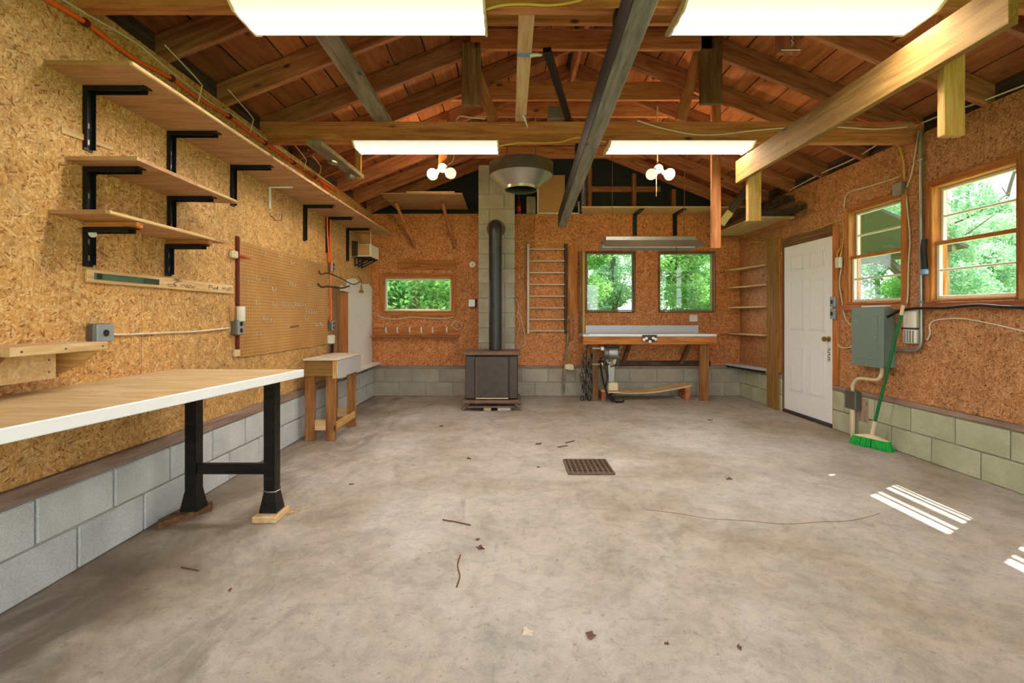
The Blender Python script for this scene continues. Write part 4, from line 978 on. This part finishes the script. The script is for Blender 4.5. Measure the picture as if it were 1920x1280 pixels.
# boards stood on end between the rack and the window
plank('orange board nailed upright between the rung rack and the windows', BW(1064,590,0.0012)+Vector((0,0,0)), BW(1083,460,0.02), 'orange', 2, 'upright_board')
plank('short tan board hung below the rung rack corner', BW(1068,636,0.05), BW(1075,596,0.025), 'tie', 2, 'upright_board')
for k, (u, lab) in enumerate(((1088,'dark brown'),(1094,'pale pine'))):
    p = BW(u, 640, 0.06); plank(lab+' batten standing on the window bench end by the rung rack', (p.x-0.02,YB-0.10+0.03*k,0.942), (p.x+0.02,YB-0.072+0.03*k,2.16), 'brown' if not k else 'pine', 2, 'batten')
ax = thing('axe', 'old axe with a long grey handle leaning head-down by the bench', 'axe', FL(1057,742))
MB().tube([FL(1057,742,0.0)+Vector((0,0,0.012)), AT(1058,700,7.0), AT(1062,660,7.02), AT(1066,622,7.04)], 0.017, 8).build('handle', 'grey', ax, True)
p = AT(1062,687,6.99); prism('head', [(p.x-0.02,p.z-0.03),(p.x+0.06,p.z-0.05),(p.x+0.11,p.z-0.04),(p.x+0.10,p.z+0.03),(p.x+0.05,p.z+0.04),(p.x-0.02,p.z+0.03)], p.y-0.02, p.y+0.02, 1, 'tan', ax)
tag(tube('cable', [BW(u,v,0.01) for u, v in ((967,560),(972,575),(970,590),(974,610),(968,640),(975,650),(985,640),(978,600),(972,585)) ], 0.005, 'whitec'), 'loose tangled wire hanging beside the chimney', 'cable')
tag(tube('cable', [BW(u,v,0.012) for u, v in ((966,453),(1000,450),(1040,453),(1090,455),(1120,458),(1160,466),(1240,467),(1340,464),(1356,462))], 0.005, 'yellowc'), 'yellow cable running along the orange wall above the windows', 'cable')
tag(box('wall_outlet', BW(1293,603,0.035), BW(1307,590,0.0005), 'offwhite', None, 0.008), 'white outlet box just above the window bench backsplash', 'outlet')

# bench below the windows
b2 = thing('workbench', 'window workbench with white laminate top and orange apron', 'workbench', (2.0, 6.9, 0))
BX0, BX1, BY = 1.035, 2.91, 6.68
box('bench_top', (BX0,BY-0.01,0.905), (BX1,YB-0.03,0.94), 'lam', b2); box('edge_strip', (BX0+0.08,BY-0.018,0.915), (BX1,BY-0.0105,0.945), 'white', b2)
box('backsplash', (BX0+0.10,YB-0.05,0.9405), (2.82,YB-0.03,1.06), 'lam', b2); box('apron', (BX0,BY-0.02,0.80), (BX1,BY+0.018,0.904), 'orange', b2)
for (x0, x1) in ((1.148,1.255),(2.69,2.82)): box('leg', (x0,BY+0.019,0), (x1,BY+0.06,0.904), 'fir' if x0 > 2 else 'brown', b2, grain=2)
for x in (1.75, 2.62): bar('wall_brace', (x,BY+0.10,0.885), (x-0.05,YB-0.03,0.50), 0.05, 0.07, 'brown', b2, up=(0,-1,0.3))
box('wall_rail', (1.2,YB-0.045,0.46), (3.0,YB-0.021,0.53), 'dark', b2)
pv = AT(1218, 634, BY-0.02)
cl_ = thing('switch_plate', 'small black plate with pale round knobs on the bench apron', 'plate', pv)
box('plate', (pv.x-0.105,BY-0.036,0.84), (pv.x+0.10,BY-0.0205,0.935), 'dark', cl_)
for dx, z in ((-0.085,0.868),(-0.05,0.885),(0.045,0.888),(0.08,0.872),(0.0,0.842)): lathe('knob', [(0.02,0),(0.021,0.008),(0.012,0.014),(0.001,0.015)], toward((pv.x+dx,BY-0.0362,z), (0,-1,0)), 'white', cl_, 14)
lp = thing('low_plank_shelf', 'sagging plank shelf lying low between the bench legs', 'shelf', (1.9, 6.85, 0.15))
mb = MB(); n = 12; X0, X1 = 1.30, 2.58
for k in range(n):
    t0, t1 = k/n, (k+1)/n; zz = lambda t: 0.13+0.07*t-0.08*math.sin(math.pi*t)*(1-0.3*t)
    V = [(X0+(X1-X0)*t0,6.72,zz(t0)),(X0+(X1-X0)*t1,6.72,zz(t1)),(X0+(X1-X0)*t1,7.02,zz(t1)),(X0+(X1-X0)*t0,7.02,zz(t0))]
    mb.add(V+[(x,y,z+0.022) for x,y,z in V], [[3,2,1,0],[4,5,6,7],[0,1,5,4],[1,2,6,5],[2,3,7,6],[3,0,4,7]])
mb.build('plank', 'benchply', lp); box('foot', (2.50,6.73,0), (2.56,7.0,0.192), 'tie', lp, grain=1); box('foot', (1.31,6.73,0), (1.37,7.0,0.128), 'tie', lp, grain=1)
tag(box('paper_scrap', FL(1266,746), FL(1275,743)+Vector((0,0,0.01)), 'offwhite'), 'small white scrap lying under the low plank shelf', 'scrap')

om = thing('outboard_motor', 'old small outboard motor clamped to a leg of the window bench', 'motor', (1.38, 6.62, 0.05))
MY = 6.62
mb = MB(); mb.lathe([(0.03,-0.10),(0.08,-0.098),(0.088,-0.09),(0.088,0.09),(0.08,0.098),(0.03,0.10)], toward((1.41,MY,0.675),(1,0,0)), 20); mb.build('powerhead', 'galv', om, True)
for k in range(5): lathe('cooling_fin', [(0.02,-0.003),(0.10,-0.003),(0.10,0.003),(0.02,0.003)], toward((1.325+0.012*k,MY,0.675),(1,0,0)), 'galvd', om, 20)
box('recoil_cover', (1.33,MY-0.06,0.760), (1.52,MY+0.018,0.797), 'black', om, 0.02); bar('guard_rod', (1.545,MY-0.05,0.78), (1.49,MY-0.05,0.48), 0.012, 0.012, 'galv', om); bar('guard_rod', (1.515,MY+0.01,0.78), (1.46,MY+0.01,0.48), 0.012, 0.012, 'galv', om)
prism('carburettor', [(1.36,0.60),(1.48,0.60),(1.47,0.54),(1.41,0.52),(1.35,0.55)], MY-0.06, MY+0.06, 1, 'galv', om)
for z in (0.745, 0.525):
    lathe('clamp_screw', [(0.012,0),(0.012,0.11),(0.028,0.112),(0.028,0.125),(0.012,0.127)], toward((1.16,MY+0.0,z),(1,0,0)), 'galv', om, 12); box('clamp_jaw', (1.268,MY-0.03,z-0.03), (1.32,MY+0.045,z+0.03), 'alu', om, 0.008)
for k in range(5): lathe('linkage', [(0.01,0),(0.026,0.004),(0.026,0.018),(0.01,0.022)], toward((1.30+0.032*k,MY-0.05,0.55+0.028*((k*3)%4)-0.03),(0.2,-1,0.3)), 'galv' if k % 2 else 'brass', om, 10)
MB().prism([(1.37,0.52),(1.46,0.52),(1.45,0.28),(1.38,0.28)], MY-0.04, MY+0.04, 1).build('drive_leg', 'galv', om)
box('lower_unit', (1.37,MY-0.05,0.16), (1.51,MY+0.05,0.275), 'tan', om, 0.012); box('anti_ventilation_plate', (1.36,MY-0.06,0.135), (1.53,MY+0.06,0.15), 'tan', om); lathe('gear_case', [(0.005,-0.08),(0.035,-0.05),(0.035,0.05),(0.02,0.08)], toward((1.44,MY,0.09),(0,1,0)), 'dark', om, 14)
for k in range(6):                                             # levers, pipes and cables about the powerhead
    q0 = Vector((1.29+0.028*k, MY-0.065-0.01*(k % 2), 0.60-0.035*((k*2) % 5))); q1 = q0+Vector((0.05*math.cos(k*1.7), -0.01, 0.06*math.sin(k*2.3)))
    tube('lever', [q0, (q0+q1)/2+Vector((0.01,-0.012,0.012)), q1], 0.008, ('galvd','dark','brass')[k % 3], om, 6)
for k in range(4): bar('guard_slat', (1.525-0.012*k,MY-0.07,0.75-0.07*k), (1.555-0.012*k,MY-0.03,0.72-0.07*k), 0.008, 0.05, 'galvd', om)
tube('fuel_line', [(1.33,MY-0.07,0.66),(1.31,MY-0.09,0.52),(1.35,MY-0.08,0.38),(1.33,MY-0.06,0.2),(1.37,MY-0.06,0.1)], 0.012, 'dark', om, 6)
bar('skeg_strut', (1.44,MY,0.10), (1.44,MY,0.002), 0.05, 0.02, 'dark', om, up=(0,1,0))
tag(tube('hose', [(1.28,MY+0.03,0.62),(1.27,MY-0.05,0.45),(1.31,MY-0.06,0.25),(1.38,MY-0.08,0.08),(1.46,MY-0.09,0.02),(1.56,MY-0.06,0.016),(1.60,MY+0.02,0.016)], 0.012, 'black'), 'black hose looping down from the motor to the floor', 'hose')
chn = thing('chain', 'heap of dark tire chain hanging from the bench end', 'chain', (1.09, 6.72, 0))
rr = random.Random(3); 
tor = MB(); pts = [Vector((0.022*math.cos(t),0,0.034*math.sin(t))) for t in [k*math.pi/5 for k in range(11)]]; tor.tube(pts, 0.006, 5, False); link_me = mesh_of('chain_link', tor.v, tor.f, True)
for s_ in range(5):
    x0 = 1.02+0.032*s_; y0 = 6.64+0.03*(s_ % 3); top = 0.60+0.05*(s_ % 3)
    n = int(top/0.052)
    for k in range(n):
        link('chain_link', link_me, 'galvd' if (k+s_) % 3 else 'black', T(Vector((x0+0.012*math.sin(k*0.9+s_), y0+0.012*math.cos(k*1.3), 0.045+k*0.054))) @ Matrix.Rotation((k % 2)*1.45+rr.uniform(-.3,.3), 4, 'Z') @ Matrix.Rotation(rr.uniform(-.25,.25), 4, 'Y'), chn)
tube('hanging_wire', [(1.09,6.70,0.04),(1.08,6.70,0.4),(1.09,6.70,0.72),(1.12,6.72,0.80)], 0.012, 'dark', chn, 6)

# unlit shop light over the bench
YL = 5.93; a, b_ = AT(1128,452,YL), AT(1310,452,YL); zl = a.z-0.03
sl = thing('hanging_shop_light', 'unlit metal shop light hanging on cords before the back windows', 'light', ((a.x+b_.x)/2, YL, zl))
def refl(dz): return [(YL-0.17,zl-0.06+dz),(YL-0.09,zl+0.03+dz),(YL+0.09,zl+0.03+dz),(YL+0.17,zl-0.06+dz),(YL+0.162,zl-0.063+dz),(YL+0.085,zl+0.022+dz),(YL-0.085,zl+0.022+dz),(YL-0.162,zl-0.063+dz)]
prism('reflector', refl(0), a.x, b_.x, 0, 'galv', sl); box('ballast_channel', (a.x+0.04,YL-0.06,zl+0.031), (b_.x-0.06,YL+0.06,zl+0.08), 'galv', sl)
for dy in (-0.06, 0.06): lathe('tube', [(0.016,-0.58),(0.018,-0.57),(0.018,0.57),(0.016,0.58)], toward(((a.x+b_.x)/2,YL+dy,zl-0.025),(1,0,0)), 'white', sl, 14)
for u in (1148, 1283): x = (u-U0)*YL/F; tube('cord', [(x,YL,zl+0.08),(x,YL,zl+0.5),(x,YL-0.02,z_raf(x)+0.05)], 0.004, 'brown', sl, 5)
x = (1269-U0)*YL/F; tube('pull_cord', [(x,YL+0.02,zl+0.02),(x,YL+0.02,zl-0.15),(x,YL+0.02,zl-0.30)], 0.004, 'black', sl, 5); lathe('pull_knob', [(0.003,0),(0.01,-0.01),(0.009,-0.025),(0.001,-0.03)], T(Vector((x,YL+0.02,zl-0.298))), 'black', sl, 10)

# high shelf over the windows and what stands on the wall plate
hs = thing('wall_shelf', 'long pale shelf on black brackets high above the pair of windows', 'shelf', (2.2, 6.9, 2.72))
prism('board', [(1.02,6.68),(1.10,YB-0.001),(3.40,YB-0.001),(3.40,6.68)], 2.722, 2.742, 2, 'pine2', hs)
for u in (1190, 1265):
    x = (u-U0)*YB/F; mb = MB(); mb.box((x-0.03,YB-0.02,2.40),(x+0.03,YB-0.0005,2.721)); mb.box((x-0.03,6.72,2.70),(x+0.03,YB-0.02,2.7215)); mb.build('bracket','black',hs)
ZP = ZPLATE
def on_plate(nm, u0, u1, vt, mat, label, cat, dy=0.04, y0=None, b=0.004):
    y0 = YB+0.01 if y0 is None else y0; x0, x1 = (u0-U0)*y0/F, (u1-U0)*y0/F; zt = H+(V0-vt)*y0/F
    return tag(box(nm, (x0,y0,ZP+0.001), (x1,y0+dy,zt), mat, None, b), label, cat)
bx0 = (970-U0)*YB/F; bt = thing('bottle', 'dark red bottle standing on the wall plate beside the chimney', 'bottle', (bx0, YB+0.05, ZP))
lathe('glass', [(0.035,0.0),(0.04,0.01),(0.04,0.16),(0.032,0.2),(0.014,0.23),(0.014,0.28),(0.016,0.285)], T(Vector((bx0+0.02,YB+0.06,ZP+0.001))), 'redd', bt, 18); lathe('label_band', [(0.0405,0.04),(0.0405,0.12)], T(Vector((bx0+0.02,YB+0.06,ZP+0.001))), 'redp', bt, 18)
gb = thing('can', 'grey tin box standing behind the ventilator on the wall plate', 'box', (0.33, YB+0.04, ZP))
box('tin', (0.25,YB+0.012,ZP+0.001), (0.40,YB+0.10,ZP+0.27), 'galv', gb, 0.01); box('label_patch', (0.262,YB+0.009,ZP+0.03), (0.30,YB+0.0115,ZP+0.16), 'card', gb, 0.0005)
fp = thing('framed_board', 'tan board in a thin white frame standing on the wall plate', 'board', (0.75, YB+0.03, ZP))
fx0, fx1, fz = 0.42, 1.06, ZP+0.60
box('panel', (fx0+0.02,YB+0.055,ZP+0.03), (fx0+0.42,YB+0.068,fz), 'card', fp); box('dark_panel', (fx0+0.425,YB+0.055,ZP+0.12), (fx1-0.02,YB+0.068,fz-0.3), 'dark', fp)
box('bottom_rail', (fx0,YB+0.045,ZP+0.001), (fx1,YB+0.075,ZP+0.029), 'white', fp); box('side_rail', (fx0,YB+0.045,ZP+0.03), (fx0+0.018,YB+0.075,fz), 'white', fp); box('side_rail', (fx1-0.018,YB+0.045,ZP+0.03), (fx1,YB+0.075,ZP+0.2), 'white', fp)
dcp = thing('foil_duct', 'crinkled silver foil duct standing upright by the gable stud', 'duct', (1.12, YB+0.04, ZP))
prof = []; z = 0.0
while z < 0.52: prof += [(0.046,z),(0.052,z+0.008)]; z += 0.016
lathe('duct', prof, T(Vector((1.115,YB-0.03,2.7425))), 'foil', dcp, 20)

# loose lumber in the far right corner
cs = thing('corner_shelf', 'bare board shelf high in the corner over the door post carrying lumber', 'shelf', (3.2, 6.5, 2.38))
box('board', (2.98,5.75,2.385), (XR-0.001,YB-0.07,2.41), 'pine2', cs); box('cleat', (XR-0.03,5.85,2.33), (XR-0.001,YB-0.03,2.384), 'tie', cs); box('cleat', (3.0,YB-0.03,2.33), (XR-0.031,YB-0.001,2.384), 'tie', cs)
lum = [((3.05,5.55,2.412),(3.19,7.03,2.45),'dark'),((3.21,5.35,2.412),(3.36,7.03,2.45),'dark'),((3.08,5.9,2.452),(3.26,7.0,2.49),'brown'),((3.28,5.5,2.452),(3.40,7.0,2.53),'brown'),((3.10,6.0,2.492),(3.25,6.95,2.57),'dark'),((3.27,5.75,2.532),(3.44,6.9,2.66),'dark')]
labs = ['dark plank lying lowest on the corner shelf, room side','dark plank lying lowest on the corner shelf, wall side','brown plank lying second in the corner shelf pile','thick brown timber lying by the wall in the corner shelf pile','short dark block of timber on the corner shelf pile','thick dark beam lying topmost on the corner shelf pile']
for (lo, hi, mt), lb in zip(lum, labs): plank(lb, lo, hi, mt, 1, 'lumber_plank')

# corner shelves on the right wall, past the door post
def zc(v, Y=6.5): return H+(V0-v)*Y/F
for k, v in enumerate((503, 538, 577, 628)):
    z = zc(v, 6.7); s_ = thing('corner_wall_shelf', ('top','second','third','lowest')[k]+' narrow bare board of the corner shelves beside the door post', 'shelf', (3.4, 6.7, z), )
    prism('board', [(XR-0.001,6.32),(XR-0.05,6.32),(3.27,YB-0.03),(XR-0.001,YB-0.03)], z, z+0.02, 2, 'pine2', s_)
    box('cleat', (3.16,YB-0.022,z-0.03), (XR-0.002,YB-0.001,z-0.001), 'orange', s_)
tr = thing('step_ledge', 'grey slab ledge with dark edge on the blocks beside the door post', 'ledge', (3.35, 6.7, 0.47))
prism('slab', [(XR-0.021,6.34),(XR-0.07,6.34),(3.22,YB-0.03),(XR-0.021,YB-0.03)], 0.466, 0.50, 2, 'lamdull', tr); prism('edge', [(XR-0.03,6.36),(XR-0.06,6.36),(3.24,YB-0.04),(XR-0.03,YB-0.04)], 0.44, 0.4655, 2, 'black', tr)
dp = thing('door_post', 'heavy amber wooden post standing at the hinge side of the door', 'post', (3.43, 6.15, 0))
box('post', (3.41,6.04,0.0), (XR-0.0275,6.29,2.2), 'amber', dp, grain=2); box('stud', (XR-0.0265,6.04,0.475), (XR-0.0005,6.29,2.2), 'orange', dp, grain=2)

# ------------------------------------------------------------------ right wall: electrics, cables
ep = thing('breaker_panel', 'grey-green electrical breaker panel on the wall under the sash window', 'panel', (XR, 4.44, 1.0))
box('cabinet', (3.355,4.25,0.735), (XR-0.001,4.635,1.275), 'panelg', ep, 0.004, grain=2); cv = box('cover', (3.345,4.243,0.728), (3.3545,4.642,1.282), 'panelg', ep, 0.003, grain=2)
dr_ = box('door_leaf', (3.339,4.31,0.80), (3.3445,4.56,1.20), 'panelg', ep, 0.002, grain=2); lathe('latch', [(0.01,0),(0.009,0.006),(0.001,0.007)], toward((3.3387,4.33,1.0),(-1,0,0)), 'chrome', dr_, 10)
for y, z in ((4.58,1.15),(4.58,0.85),(4.28,0.76),(4.62,0.76)): lathe('screw', [(0.006,0),(0.005,0.003),(0.0005,0.0035)], toward((3.3447,y,z),(-1,0,0)), 'chrome', ep, 8)
tag(box('paper_stack', (3.35,4.27,1.2825), (3.45,4.52,1.295), 'white', None, 0.002), 'loose white papers lying on top of the breaker panel', 'paper')
mt_ = thing('meter_box', 'small light grey metal box strapped beside the breaker panel', 'box', (XR, 4.03, 1.1))
box('can', (3.405,3.985,0.965), (XR-0.001,4.115,1.255), 'offwhite', mt_, 0.012); box('strap', (3.399,3.978,1.085), (XR-0.001,4.122,1.10), 'dark', mt_, 0.002)
for k in range(4): box('rib', (3.401,3.995+0.028*k,0.975), (3.4045,4.008+0.028*k,1.075), 'galv', mt_, 0.001)
cdt = thing('conduit', 'grey steel conduit dropping down the wall and bending to the panel', 'conduit', (3.43, 3.93, 1.5))
yc = F*3.435/(1727-U0)
tube('pipe', [(3.435,yc,2.74),(3.435,yc,2.0),(3.435,yc,1.2),(3.435,yc,1.0),(3.435,yc+0.02,0.93),(3.435,yc+0.08,0.905),(3.435,yc+0.16,0.90),(3.435,4.249,0.90)], 0.014, 'galv', cdt, 10)
for z in (2.5, 1.32): box('pipe_strap', (3.418,yc-0.03,z-0.01), (XR-0.0005,yc+0.03,z+0.01), 'galv', cdt)
hk = thing('brush_hank', 'dark hank of cord with blue band hung on the conduit', 'cord', RW(1733,480))
p = RW(1733,480,0.04); MB().tube([p+Vector((0,0,0.14)), p+Vector((-0.005,0.005,0.05)), p+Vector((0,0,-0.08)), p+Vector((0,0,-0.12))], (0.016,0.026), 8).build('cords', 'black', hk, True); lathe('band', [(0.027,-0.02),(0.03,0),(0.027,0.02)], T(p+Vector((0,0,-0.13))), 'blue', hk, 12)
fl = thing('flex_conduit', 'pale flexible conduit from the panel down to a grey box', 'conduit', (3.40, 4.6, 0.4))
yq = 4.70
tube('flex', [(3.40,4.33,0.735),(3.40,4.34,0.66),(3.40,4.39,0.61),(3.40,4.50,0.60),(3.40,4.62,0.59),(3.40,4.69,0.53),(3.40,yq,0.46)], 0.016, 'tan', fl, 10)
box('pull_box', (3.37,yq-0.075,0.28), (3.435,yq+0.075,0.46), 'galvd', fl, 0.008); tube('riser', [(3.40,yq,0.28),(3.40,yq,0.1),(3.40,yq,0.0)], 0.022, 'tan', fl, 10)
tag(box('mount_board', (3.437,yq-0.16,0.17), (3.4395,yq+0.0,0.40), 'plate', None, 0.0005, grain=2), 'stained brown backing board behind the grey pull box', 'board')
def rcab(pts, mat, label, r=0.006, off=0.012):
    tag(tube('cable', [RW(u, v, off) for u, v in pts], r, mat), label, 'cable')
rcab(((1470,455),(1500,440),(1540,426),(1575,413),(1581,418),(1582,435),(1579,470)), 'yellowc', 'yellowish cable arching over the white door top')
rcab(((1398,457),(1412,453),(1424,454),(1436,457)), 'yellowc', 'short yellow cable crossing the corner shelves top', 0.005, 0.03)
rcab(((1578,500),(1574,530),(1578,560),(1583,590),(1592,606),(1600,608)), 'whitec', 'pale cable curling from the switch into the breaker panel')
rcab(((1572,608),(1571,640),(1578,652),(1600,650)), 'whitec', 'pale cable looping below the switches to the panel side')
rcab(((1586,410),(1583,385),(1590,362),(1620,352),(1660,340),(1686,331)), 'whitec', 'pale cable rising over the far sash window to the junction box')
rcab(((1675,267),(1686,276),(1693,300),(1696,335)), 'yellowc', 'bright yellow cable dropping to the junction box', 0.007, 0.02)
rcab(((1722,245),(1716,290),(1708,330),(1700,350)), 'whitec', 'pale cable beside the steel conduit top')
rcab(((1699,365),(1702,400),(1706,450),(1703,500),(1702,555),(1698,580)), 'whitec', 'pale cable running down between the two sash windows')
rcab(((1659,597),(1672,590),(1690,582),(1720,578),(1770,577),(1830,572),(1880,575),(1925,577)), 'black', 'thick black cable running under the nearer sash window', 0.011, 0.072)
rcab(((1738,637),(1744,625),(1743,610),(1755,600),(1800,597),(1850,605),(1925,622)), 'whitec', 'pale cable wandering across the bare wall below the nearer window', 0.005)
rcab(((1480,357),(1540,325),(1600,298),(1660,262),(1700,243),(1760,218),(1840,190),(1925,158)), 'whitec', 'long pale cable stapled along the top of the window wall', 0.006, 0.012)
tag(tube('cable', [AT(u,v,4.015) for u, v in ((1195,226),(1240,240),(1300,252),(1350,252),(1400,246),(1470,240),(1560,238),(1640,242),(1700,238))], 0.006, 'whitec'), 'white cable draped along the face of the farther tie beam', 'cable')
tag(tube('cable', [AT(u,v,4.02) for u, v in ((935,274),(970,268),(1010,268),(1050,266),(1085,258),(1137,266))], 0.006, 'yellowc'), 'yellow cable joining the two farther ceiling lights', 'cable')
tag(tube('cable', [AT(u,v,2.25) for u, v in ((905,20),(940,10),(985,8),(1030,10),(1075,4),(1130,-12),(1200,-20),(1262,-6))], 0.006, 'yellowc'), 'yellow cable joining the two nearer ceiling lights', 'cable')
tag(tube('cable', [AT(1606,222,4.0), AT(1650,234,4.0), AT(1690,224,3.98), RW(1712,219,0.03), RW(1727,236,0.03)], 0.006, 'redc'), 'red cable curving from the tie beam into the conduit', 'cable')
tag(tube('cable', [AT(855,226,4.0), AT(862,218,4.0), AT(880,220,4.03), AT(910,223,4.03)], 0.005, 'whitec'), 'short white cable curling over the farther tie beam', 'cable')
jb = RW(1692,354); tag(box('junction_box', (XR-0.055,jb.y-0.05,jb.z-0.055), (XR-0.0005,jb.y+0.05,jb.z+0.055), 'galv', None, 0.006), 'small grey junction box above the window nearest the door', 'box')
sw = RW(1580,492); r = thing('switch_box', 'white switch box with wires beside the door frame', 'switch', sw); box('box', (XR-0.06,sw.y-0.035,sw.z-0.055), (XR-0.0225,sw.y+0.035,sw.z+0.055), 'offwhite', r, 0.006)
for dy in (-0.02, 0.02): tube('wire', [Vector((XR-0.04,sw.y+dy,sw.z+0.054)), Vector((XR-0.035,sw.y+dy*1.5,sw.z+0.1)), Vector((XR-0.012,sw.y+dy*0.5,sw.z+0.16))], 0.006, 'yellowc', r, 6)
for v, lb in ((566,'upper'),(588,'lower')):
    q = RW(1569,v); r = thing('switch_box', lb+' grey toggle switch box beside the door knob', 'switch', q); box('box', (XR-0.05,q.y-0.04,q.z-0.055), (XR-0.0225,q.y+0.04,q.z+0.055), 'pboxg', r, 0.006); box('toggle', (XR-0.062,q.y-0.008,q.z-0.02), (XR-0.0505,q.y+0.008,q.z+0.02), 'ink', r)
# broom
hb = Vector((3.31, 4.33, 0)); br = thing('broom', 'green broom with long green handle leaning on the block wall', 'broom', hb)
top = Vector((3.362, 4.05, 1.29)); neck = hb+Vector((0,0,0.13)); dv = (top-neck)
tube('handle', [neck+dv*0.09, neck+dv*0.5, neck+dv*0.93], 0.013, 'green', br, 10); tube('grip', [neck+dv*0.93, top], 0.014, 'tan', br, 10); tube('ferrule', [neck-Vector((0,0,0.01)), neck+dv*0.05, neck+dv*0.10], 0.018, 'tan', br, 10)
e0, e1 = Vector((3.235,4.49,0)), Vector((3.365,4.18,0)); dd = (e1-e0).normalized(); nn = Vector((-dd.y, dd.x, 0))
mb = MB()
for (z0, z1, l0, l1, w0, w1) in ((0.085,0.118,0.15,0.13,0.025,0.018),):
    c = (e0+e1)/2; V = []
    for (z, l, w_) in ((z0,l0,w0),(z1,l1*0.25,w1)):
        for a_, b_ in ((-1,-1),(1,-1),(1,1),(-1,1)): V.append(c+dd*l*a_+nn*w_*b_+Vector((0,0,z)))
    mb.add(V, [[3,2,1,0],[4,5,6,7],[0,1,5,4],[1,2,6,5],[2,3,7,6],[3,0,4,7]])
mb.build('head_block', 'tan', br)
mb = MB(); c = (e0+e1)/2; r_ = random.Random(5)
for k in range(240):
    t0 = r_.uniform(-1,1); s0 = r_.uniform(-1,1); p = c+dd*0.145*t0+nn*0.02*s0+Vector((0,0,0.086)); q = c+dd*0.175*(t0+r_.uniform(-.03,.03))+nn*0.036*(s0+r_.uniform(-.1,.1))+Vector((0,0,0.001)); mb.bar(p, q, 0.011, 0.011, up=nn)
o = mb.build('bristles', 'bristle', br); o['kind'] = 'stuff'

# ------------------------------------------------------------------ floor drain and litter
g = thing('drain_grate', 'rusty square iron drain grate set in the concrete floor', 'grate', (0.62, 3.76, 0))
GX0, GX1, GY0, GY1 = 0.445, 0.80, 3.58, 3.94
box('pit_shade_plate', (GX0,GY0,0.0005), (GX1,GY1,0.003), 'rustd', g, 0.0005)  # dark plate on the slab standing for the shade inside the drain
for lo, hi in (((GX0,GY0,0.003),(GX0+0.014,GY1,0.016)),((GX1-0.014,GY0,0.003),(GX1,GY1,0.016)),((GX0+0.014,GY0,0.003),(GX1-0.014,GY0+0.014,0.016)),((GX0+0.014,GY1-0.014,0.003),(GX1-0.014,GY1,0.016))): box('frame', lo, hi, 'rust', g)
for k in range(1, 9): x = GX0+(GX1-GX0)*k/9; box('grate_bar', (x-0.006,GY0+0.014,0.004), (x+0.006,GY1-0.014,0.0155), 'rust', g)
for k in range(1, 6): y = GY0+(GY1-GY0)*k/6; box('cross_bar', (GX0+0.014,y-0.004,0.0035), (GX1-0.014,y+0.004,0.009), 'rust', g)
def leaf(u, v, s, i, label, grp=None):
    p = FL(u, v); r_ = random.Random(i*13+5); n = 9; V = [(0,0,0.012*s*20*0.05)]
    for k in range(n):
        a_ = 2*math.pi*k/n; rr_ = s*(0.6+0.4*r_.random())*(1.25 if k % 2 == 0 else 0.7); V.append((rr_*math.cos(a_), rr_*0.75*math.sin(a_), 0.001+s*0.55*r_.random()*abs(math.sin(a_*1.5))))
    V2 = V+[(x, y, z+0.0012) for x, y, z in V]; m_ = n+1; Fc = [[0,1+(k+1)%n,1+k] for k in range(n)]+[[m_,m_+1+k,m_+1+(k+1)%n] for k in range(n)]+[[1+k,1+(k+1)%n,m_+1+(k+1)%n,m_+1+k] for k in range(n)]
    return tag(link('dry_leaf', mesh_of('dry_leaf', V2, Fc), 'leafbrown', T(p) @ Matrix.Rotation(r_.uniform(0,6.28), 4, 'Z')), label, 'leaf', grp)
leaf(1108,1192,0.028,1,'curled reddish-brown dry leaf standing up on the open floor')
for i_, (u, v, s) in enumerate(((1010,833,0.03),(827,799,0.03),(880,860,0.025),(1366,898,0.03),(900,1028,0.03),(1009,876,0.018),(660,908,0.02),(432,1106,0.014),(1332,788,0.025),(1250,1207,0.012),(1387,1214,0.014),(895,1012,0.015))):
    leaf(u, v, s, 20+i_, 'small dark crumbled leaf scrap lying on the concrete floor', 'leaf scraps scattered on the floor')
lf = leaf(990,1186,0.03,60,'pale flattened leaf scrap beside the curled leaf'); lf.data.materials[0] = M['lamwarm']
def twig(pts, r, label): tag(tube('twig', [FL(u, v, r*0.7) for u, v in pts], r*0.7, 'leafbrown', None, 6), label, 'twig')
twig(((830,974),(855,978),(882,984)), 0.006, 'straight brown twig lying on the open floor'); twig(((863,1040),(858,1060),(862,1080),(856,1100)), 0.005, 'curved thin twig lying lengthwise on the floor')
twig(((1046,838),(1064,835)), 0.007, 'short twig lying close behind the drain grate'); twig(((1060,830),(1077,826)), 0.007, 'short twig lying farther behind the drain grate, parallel to another'); twig(((340,1063),(356,1066),(372,1069)), 0.005, 'dark sliver of wood on the stained floor near the blocks')
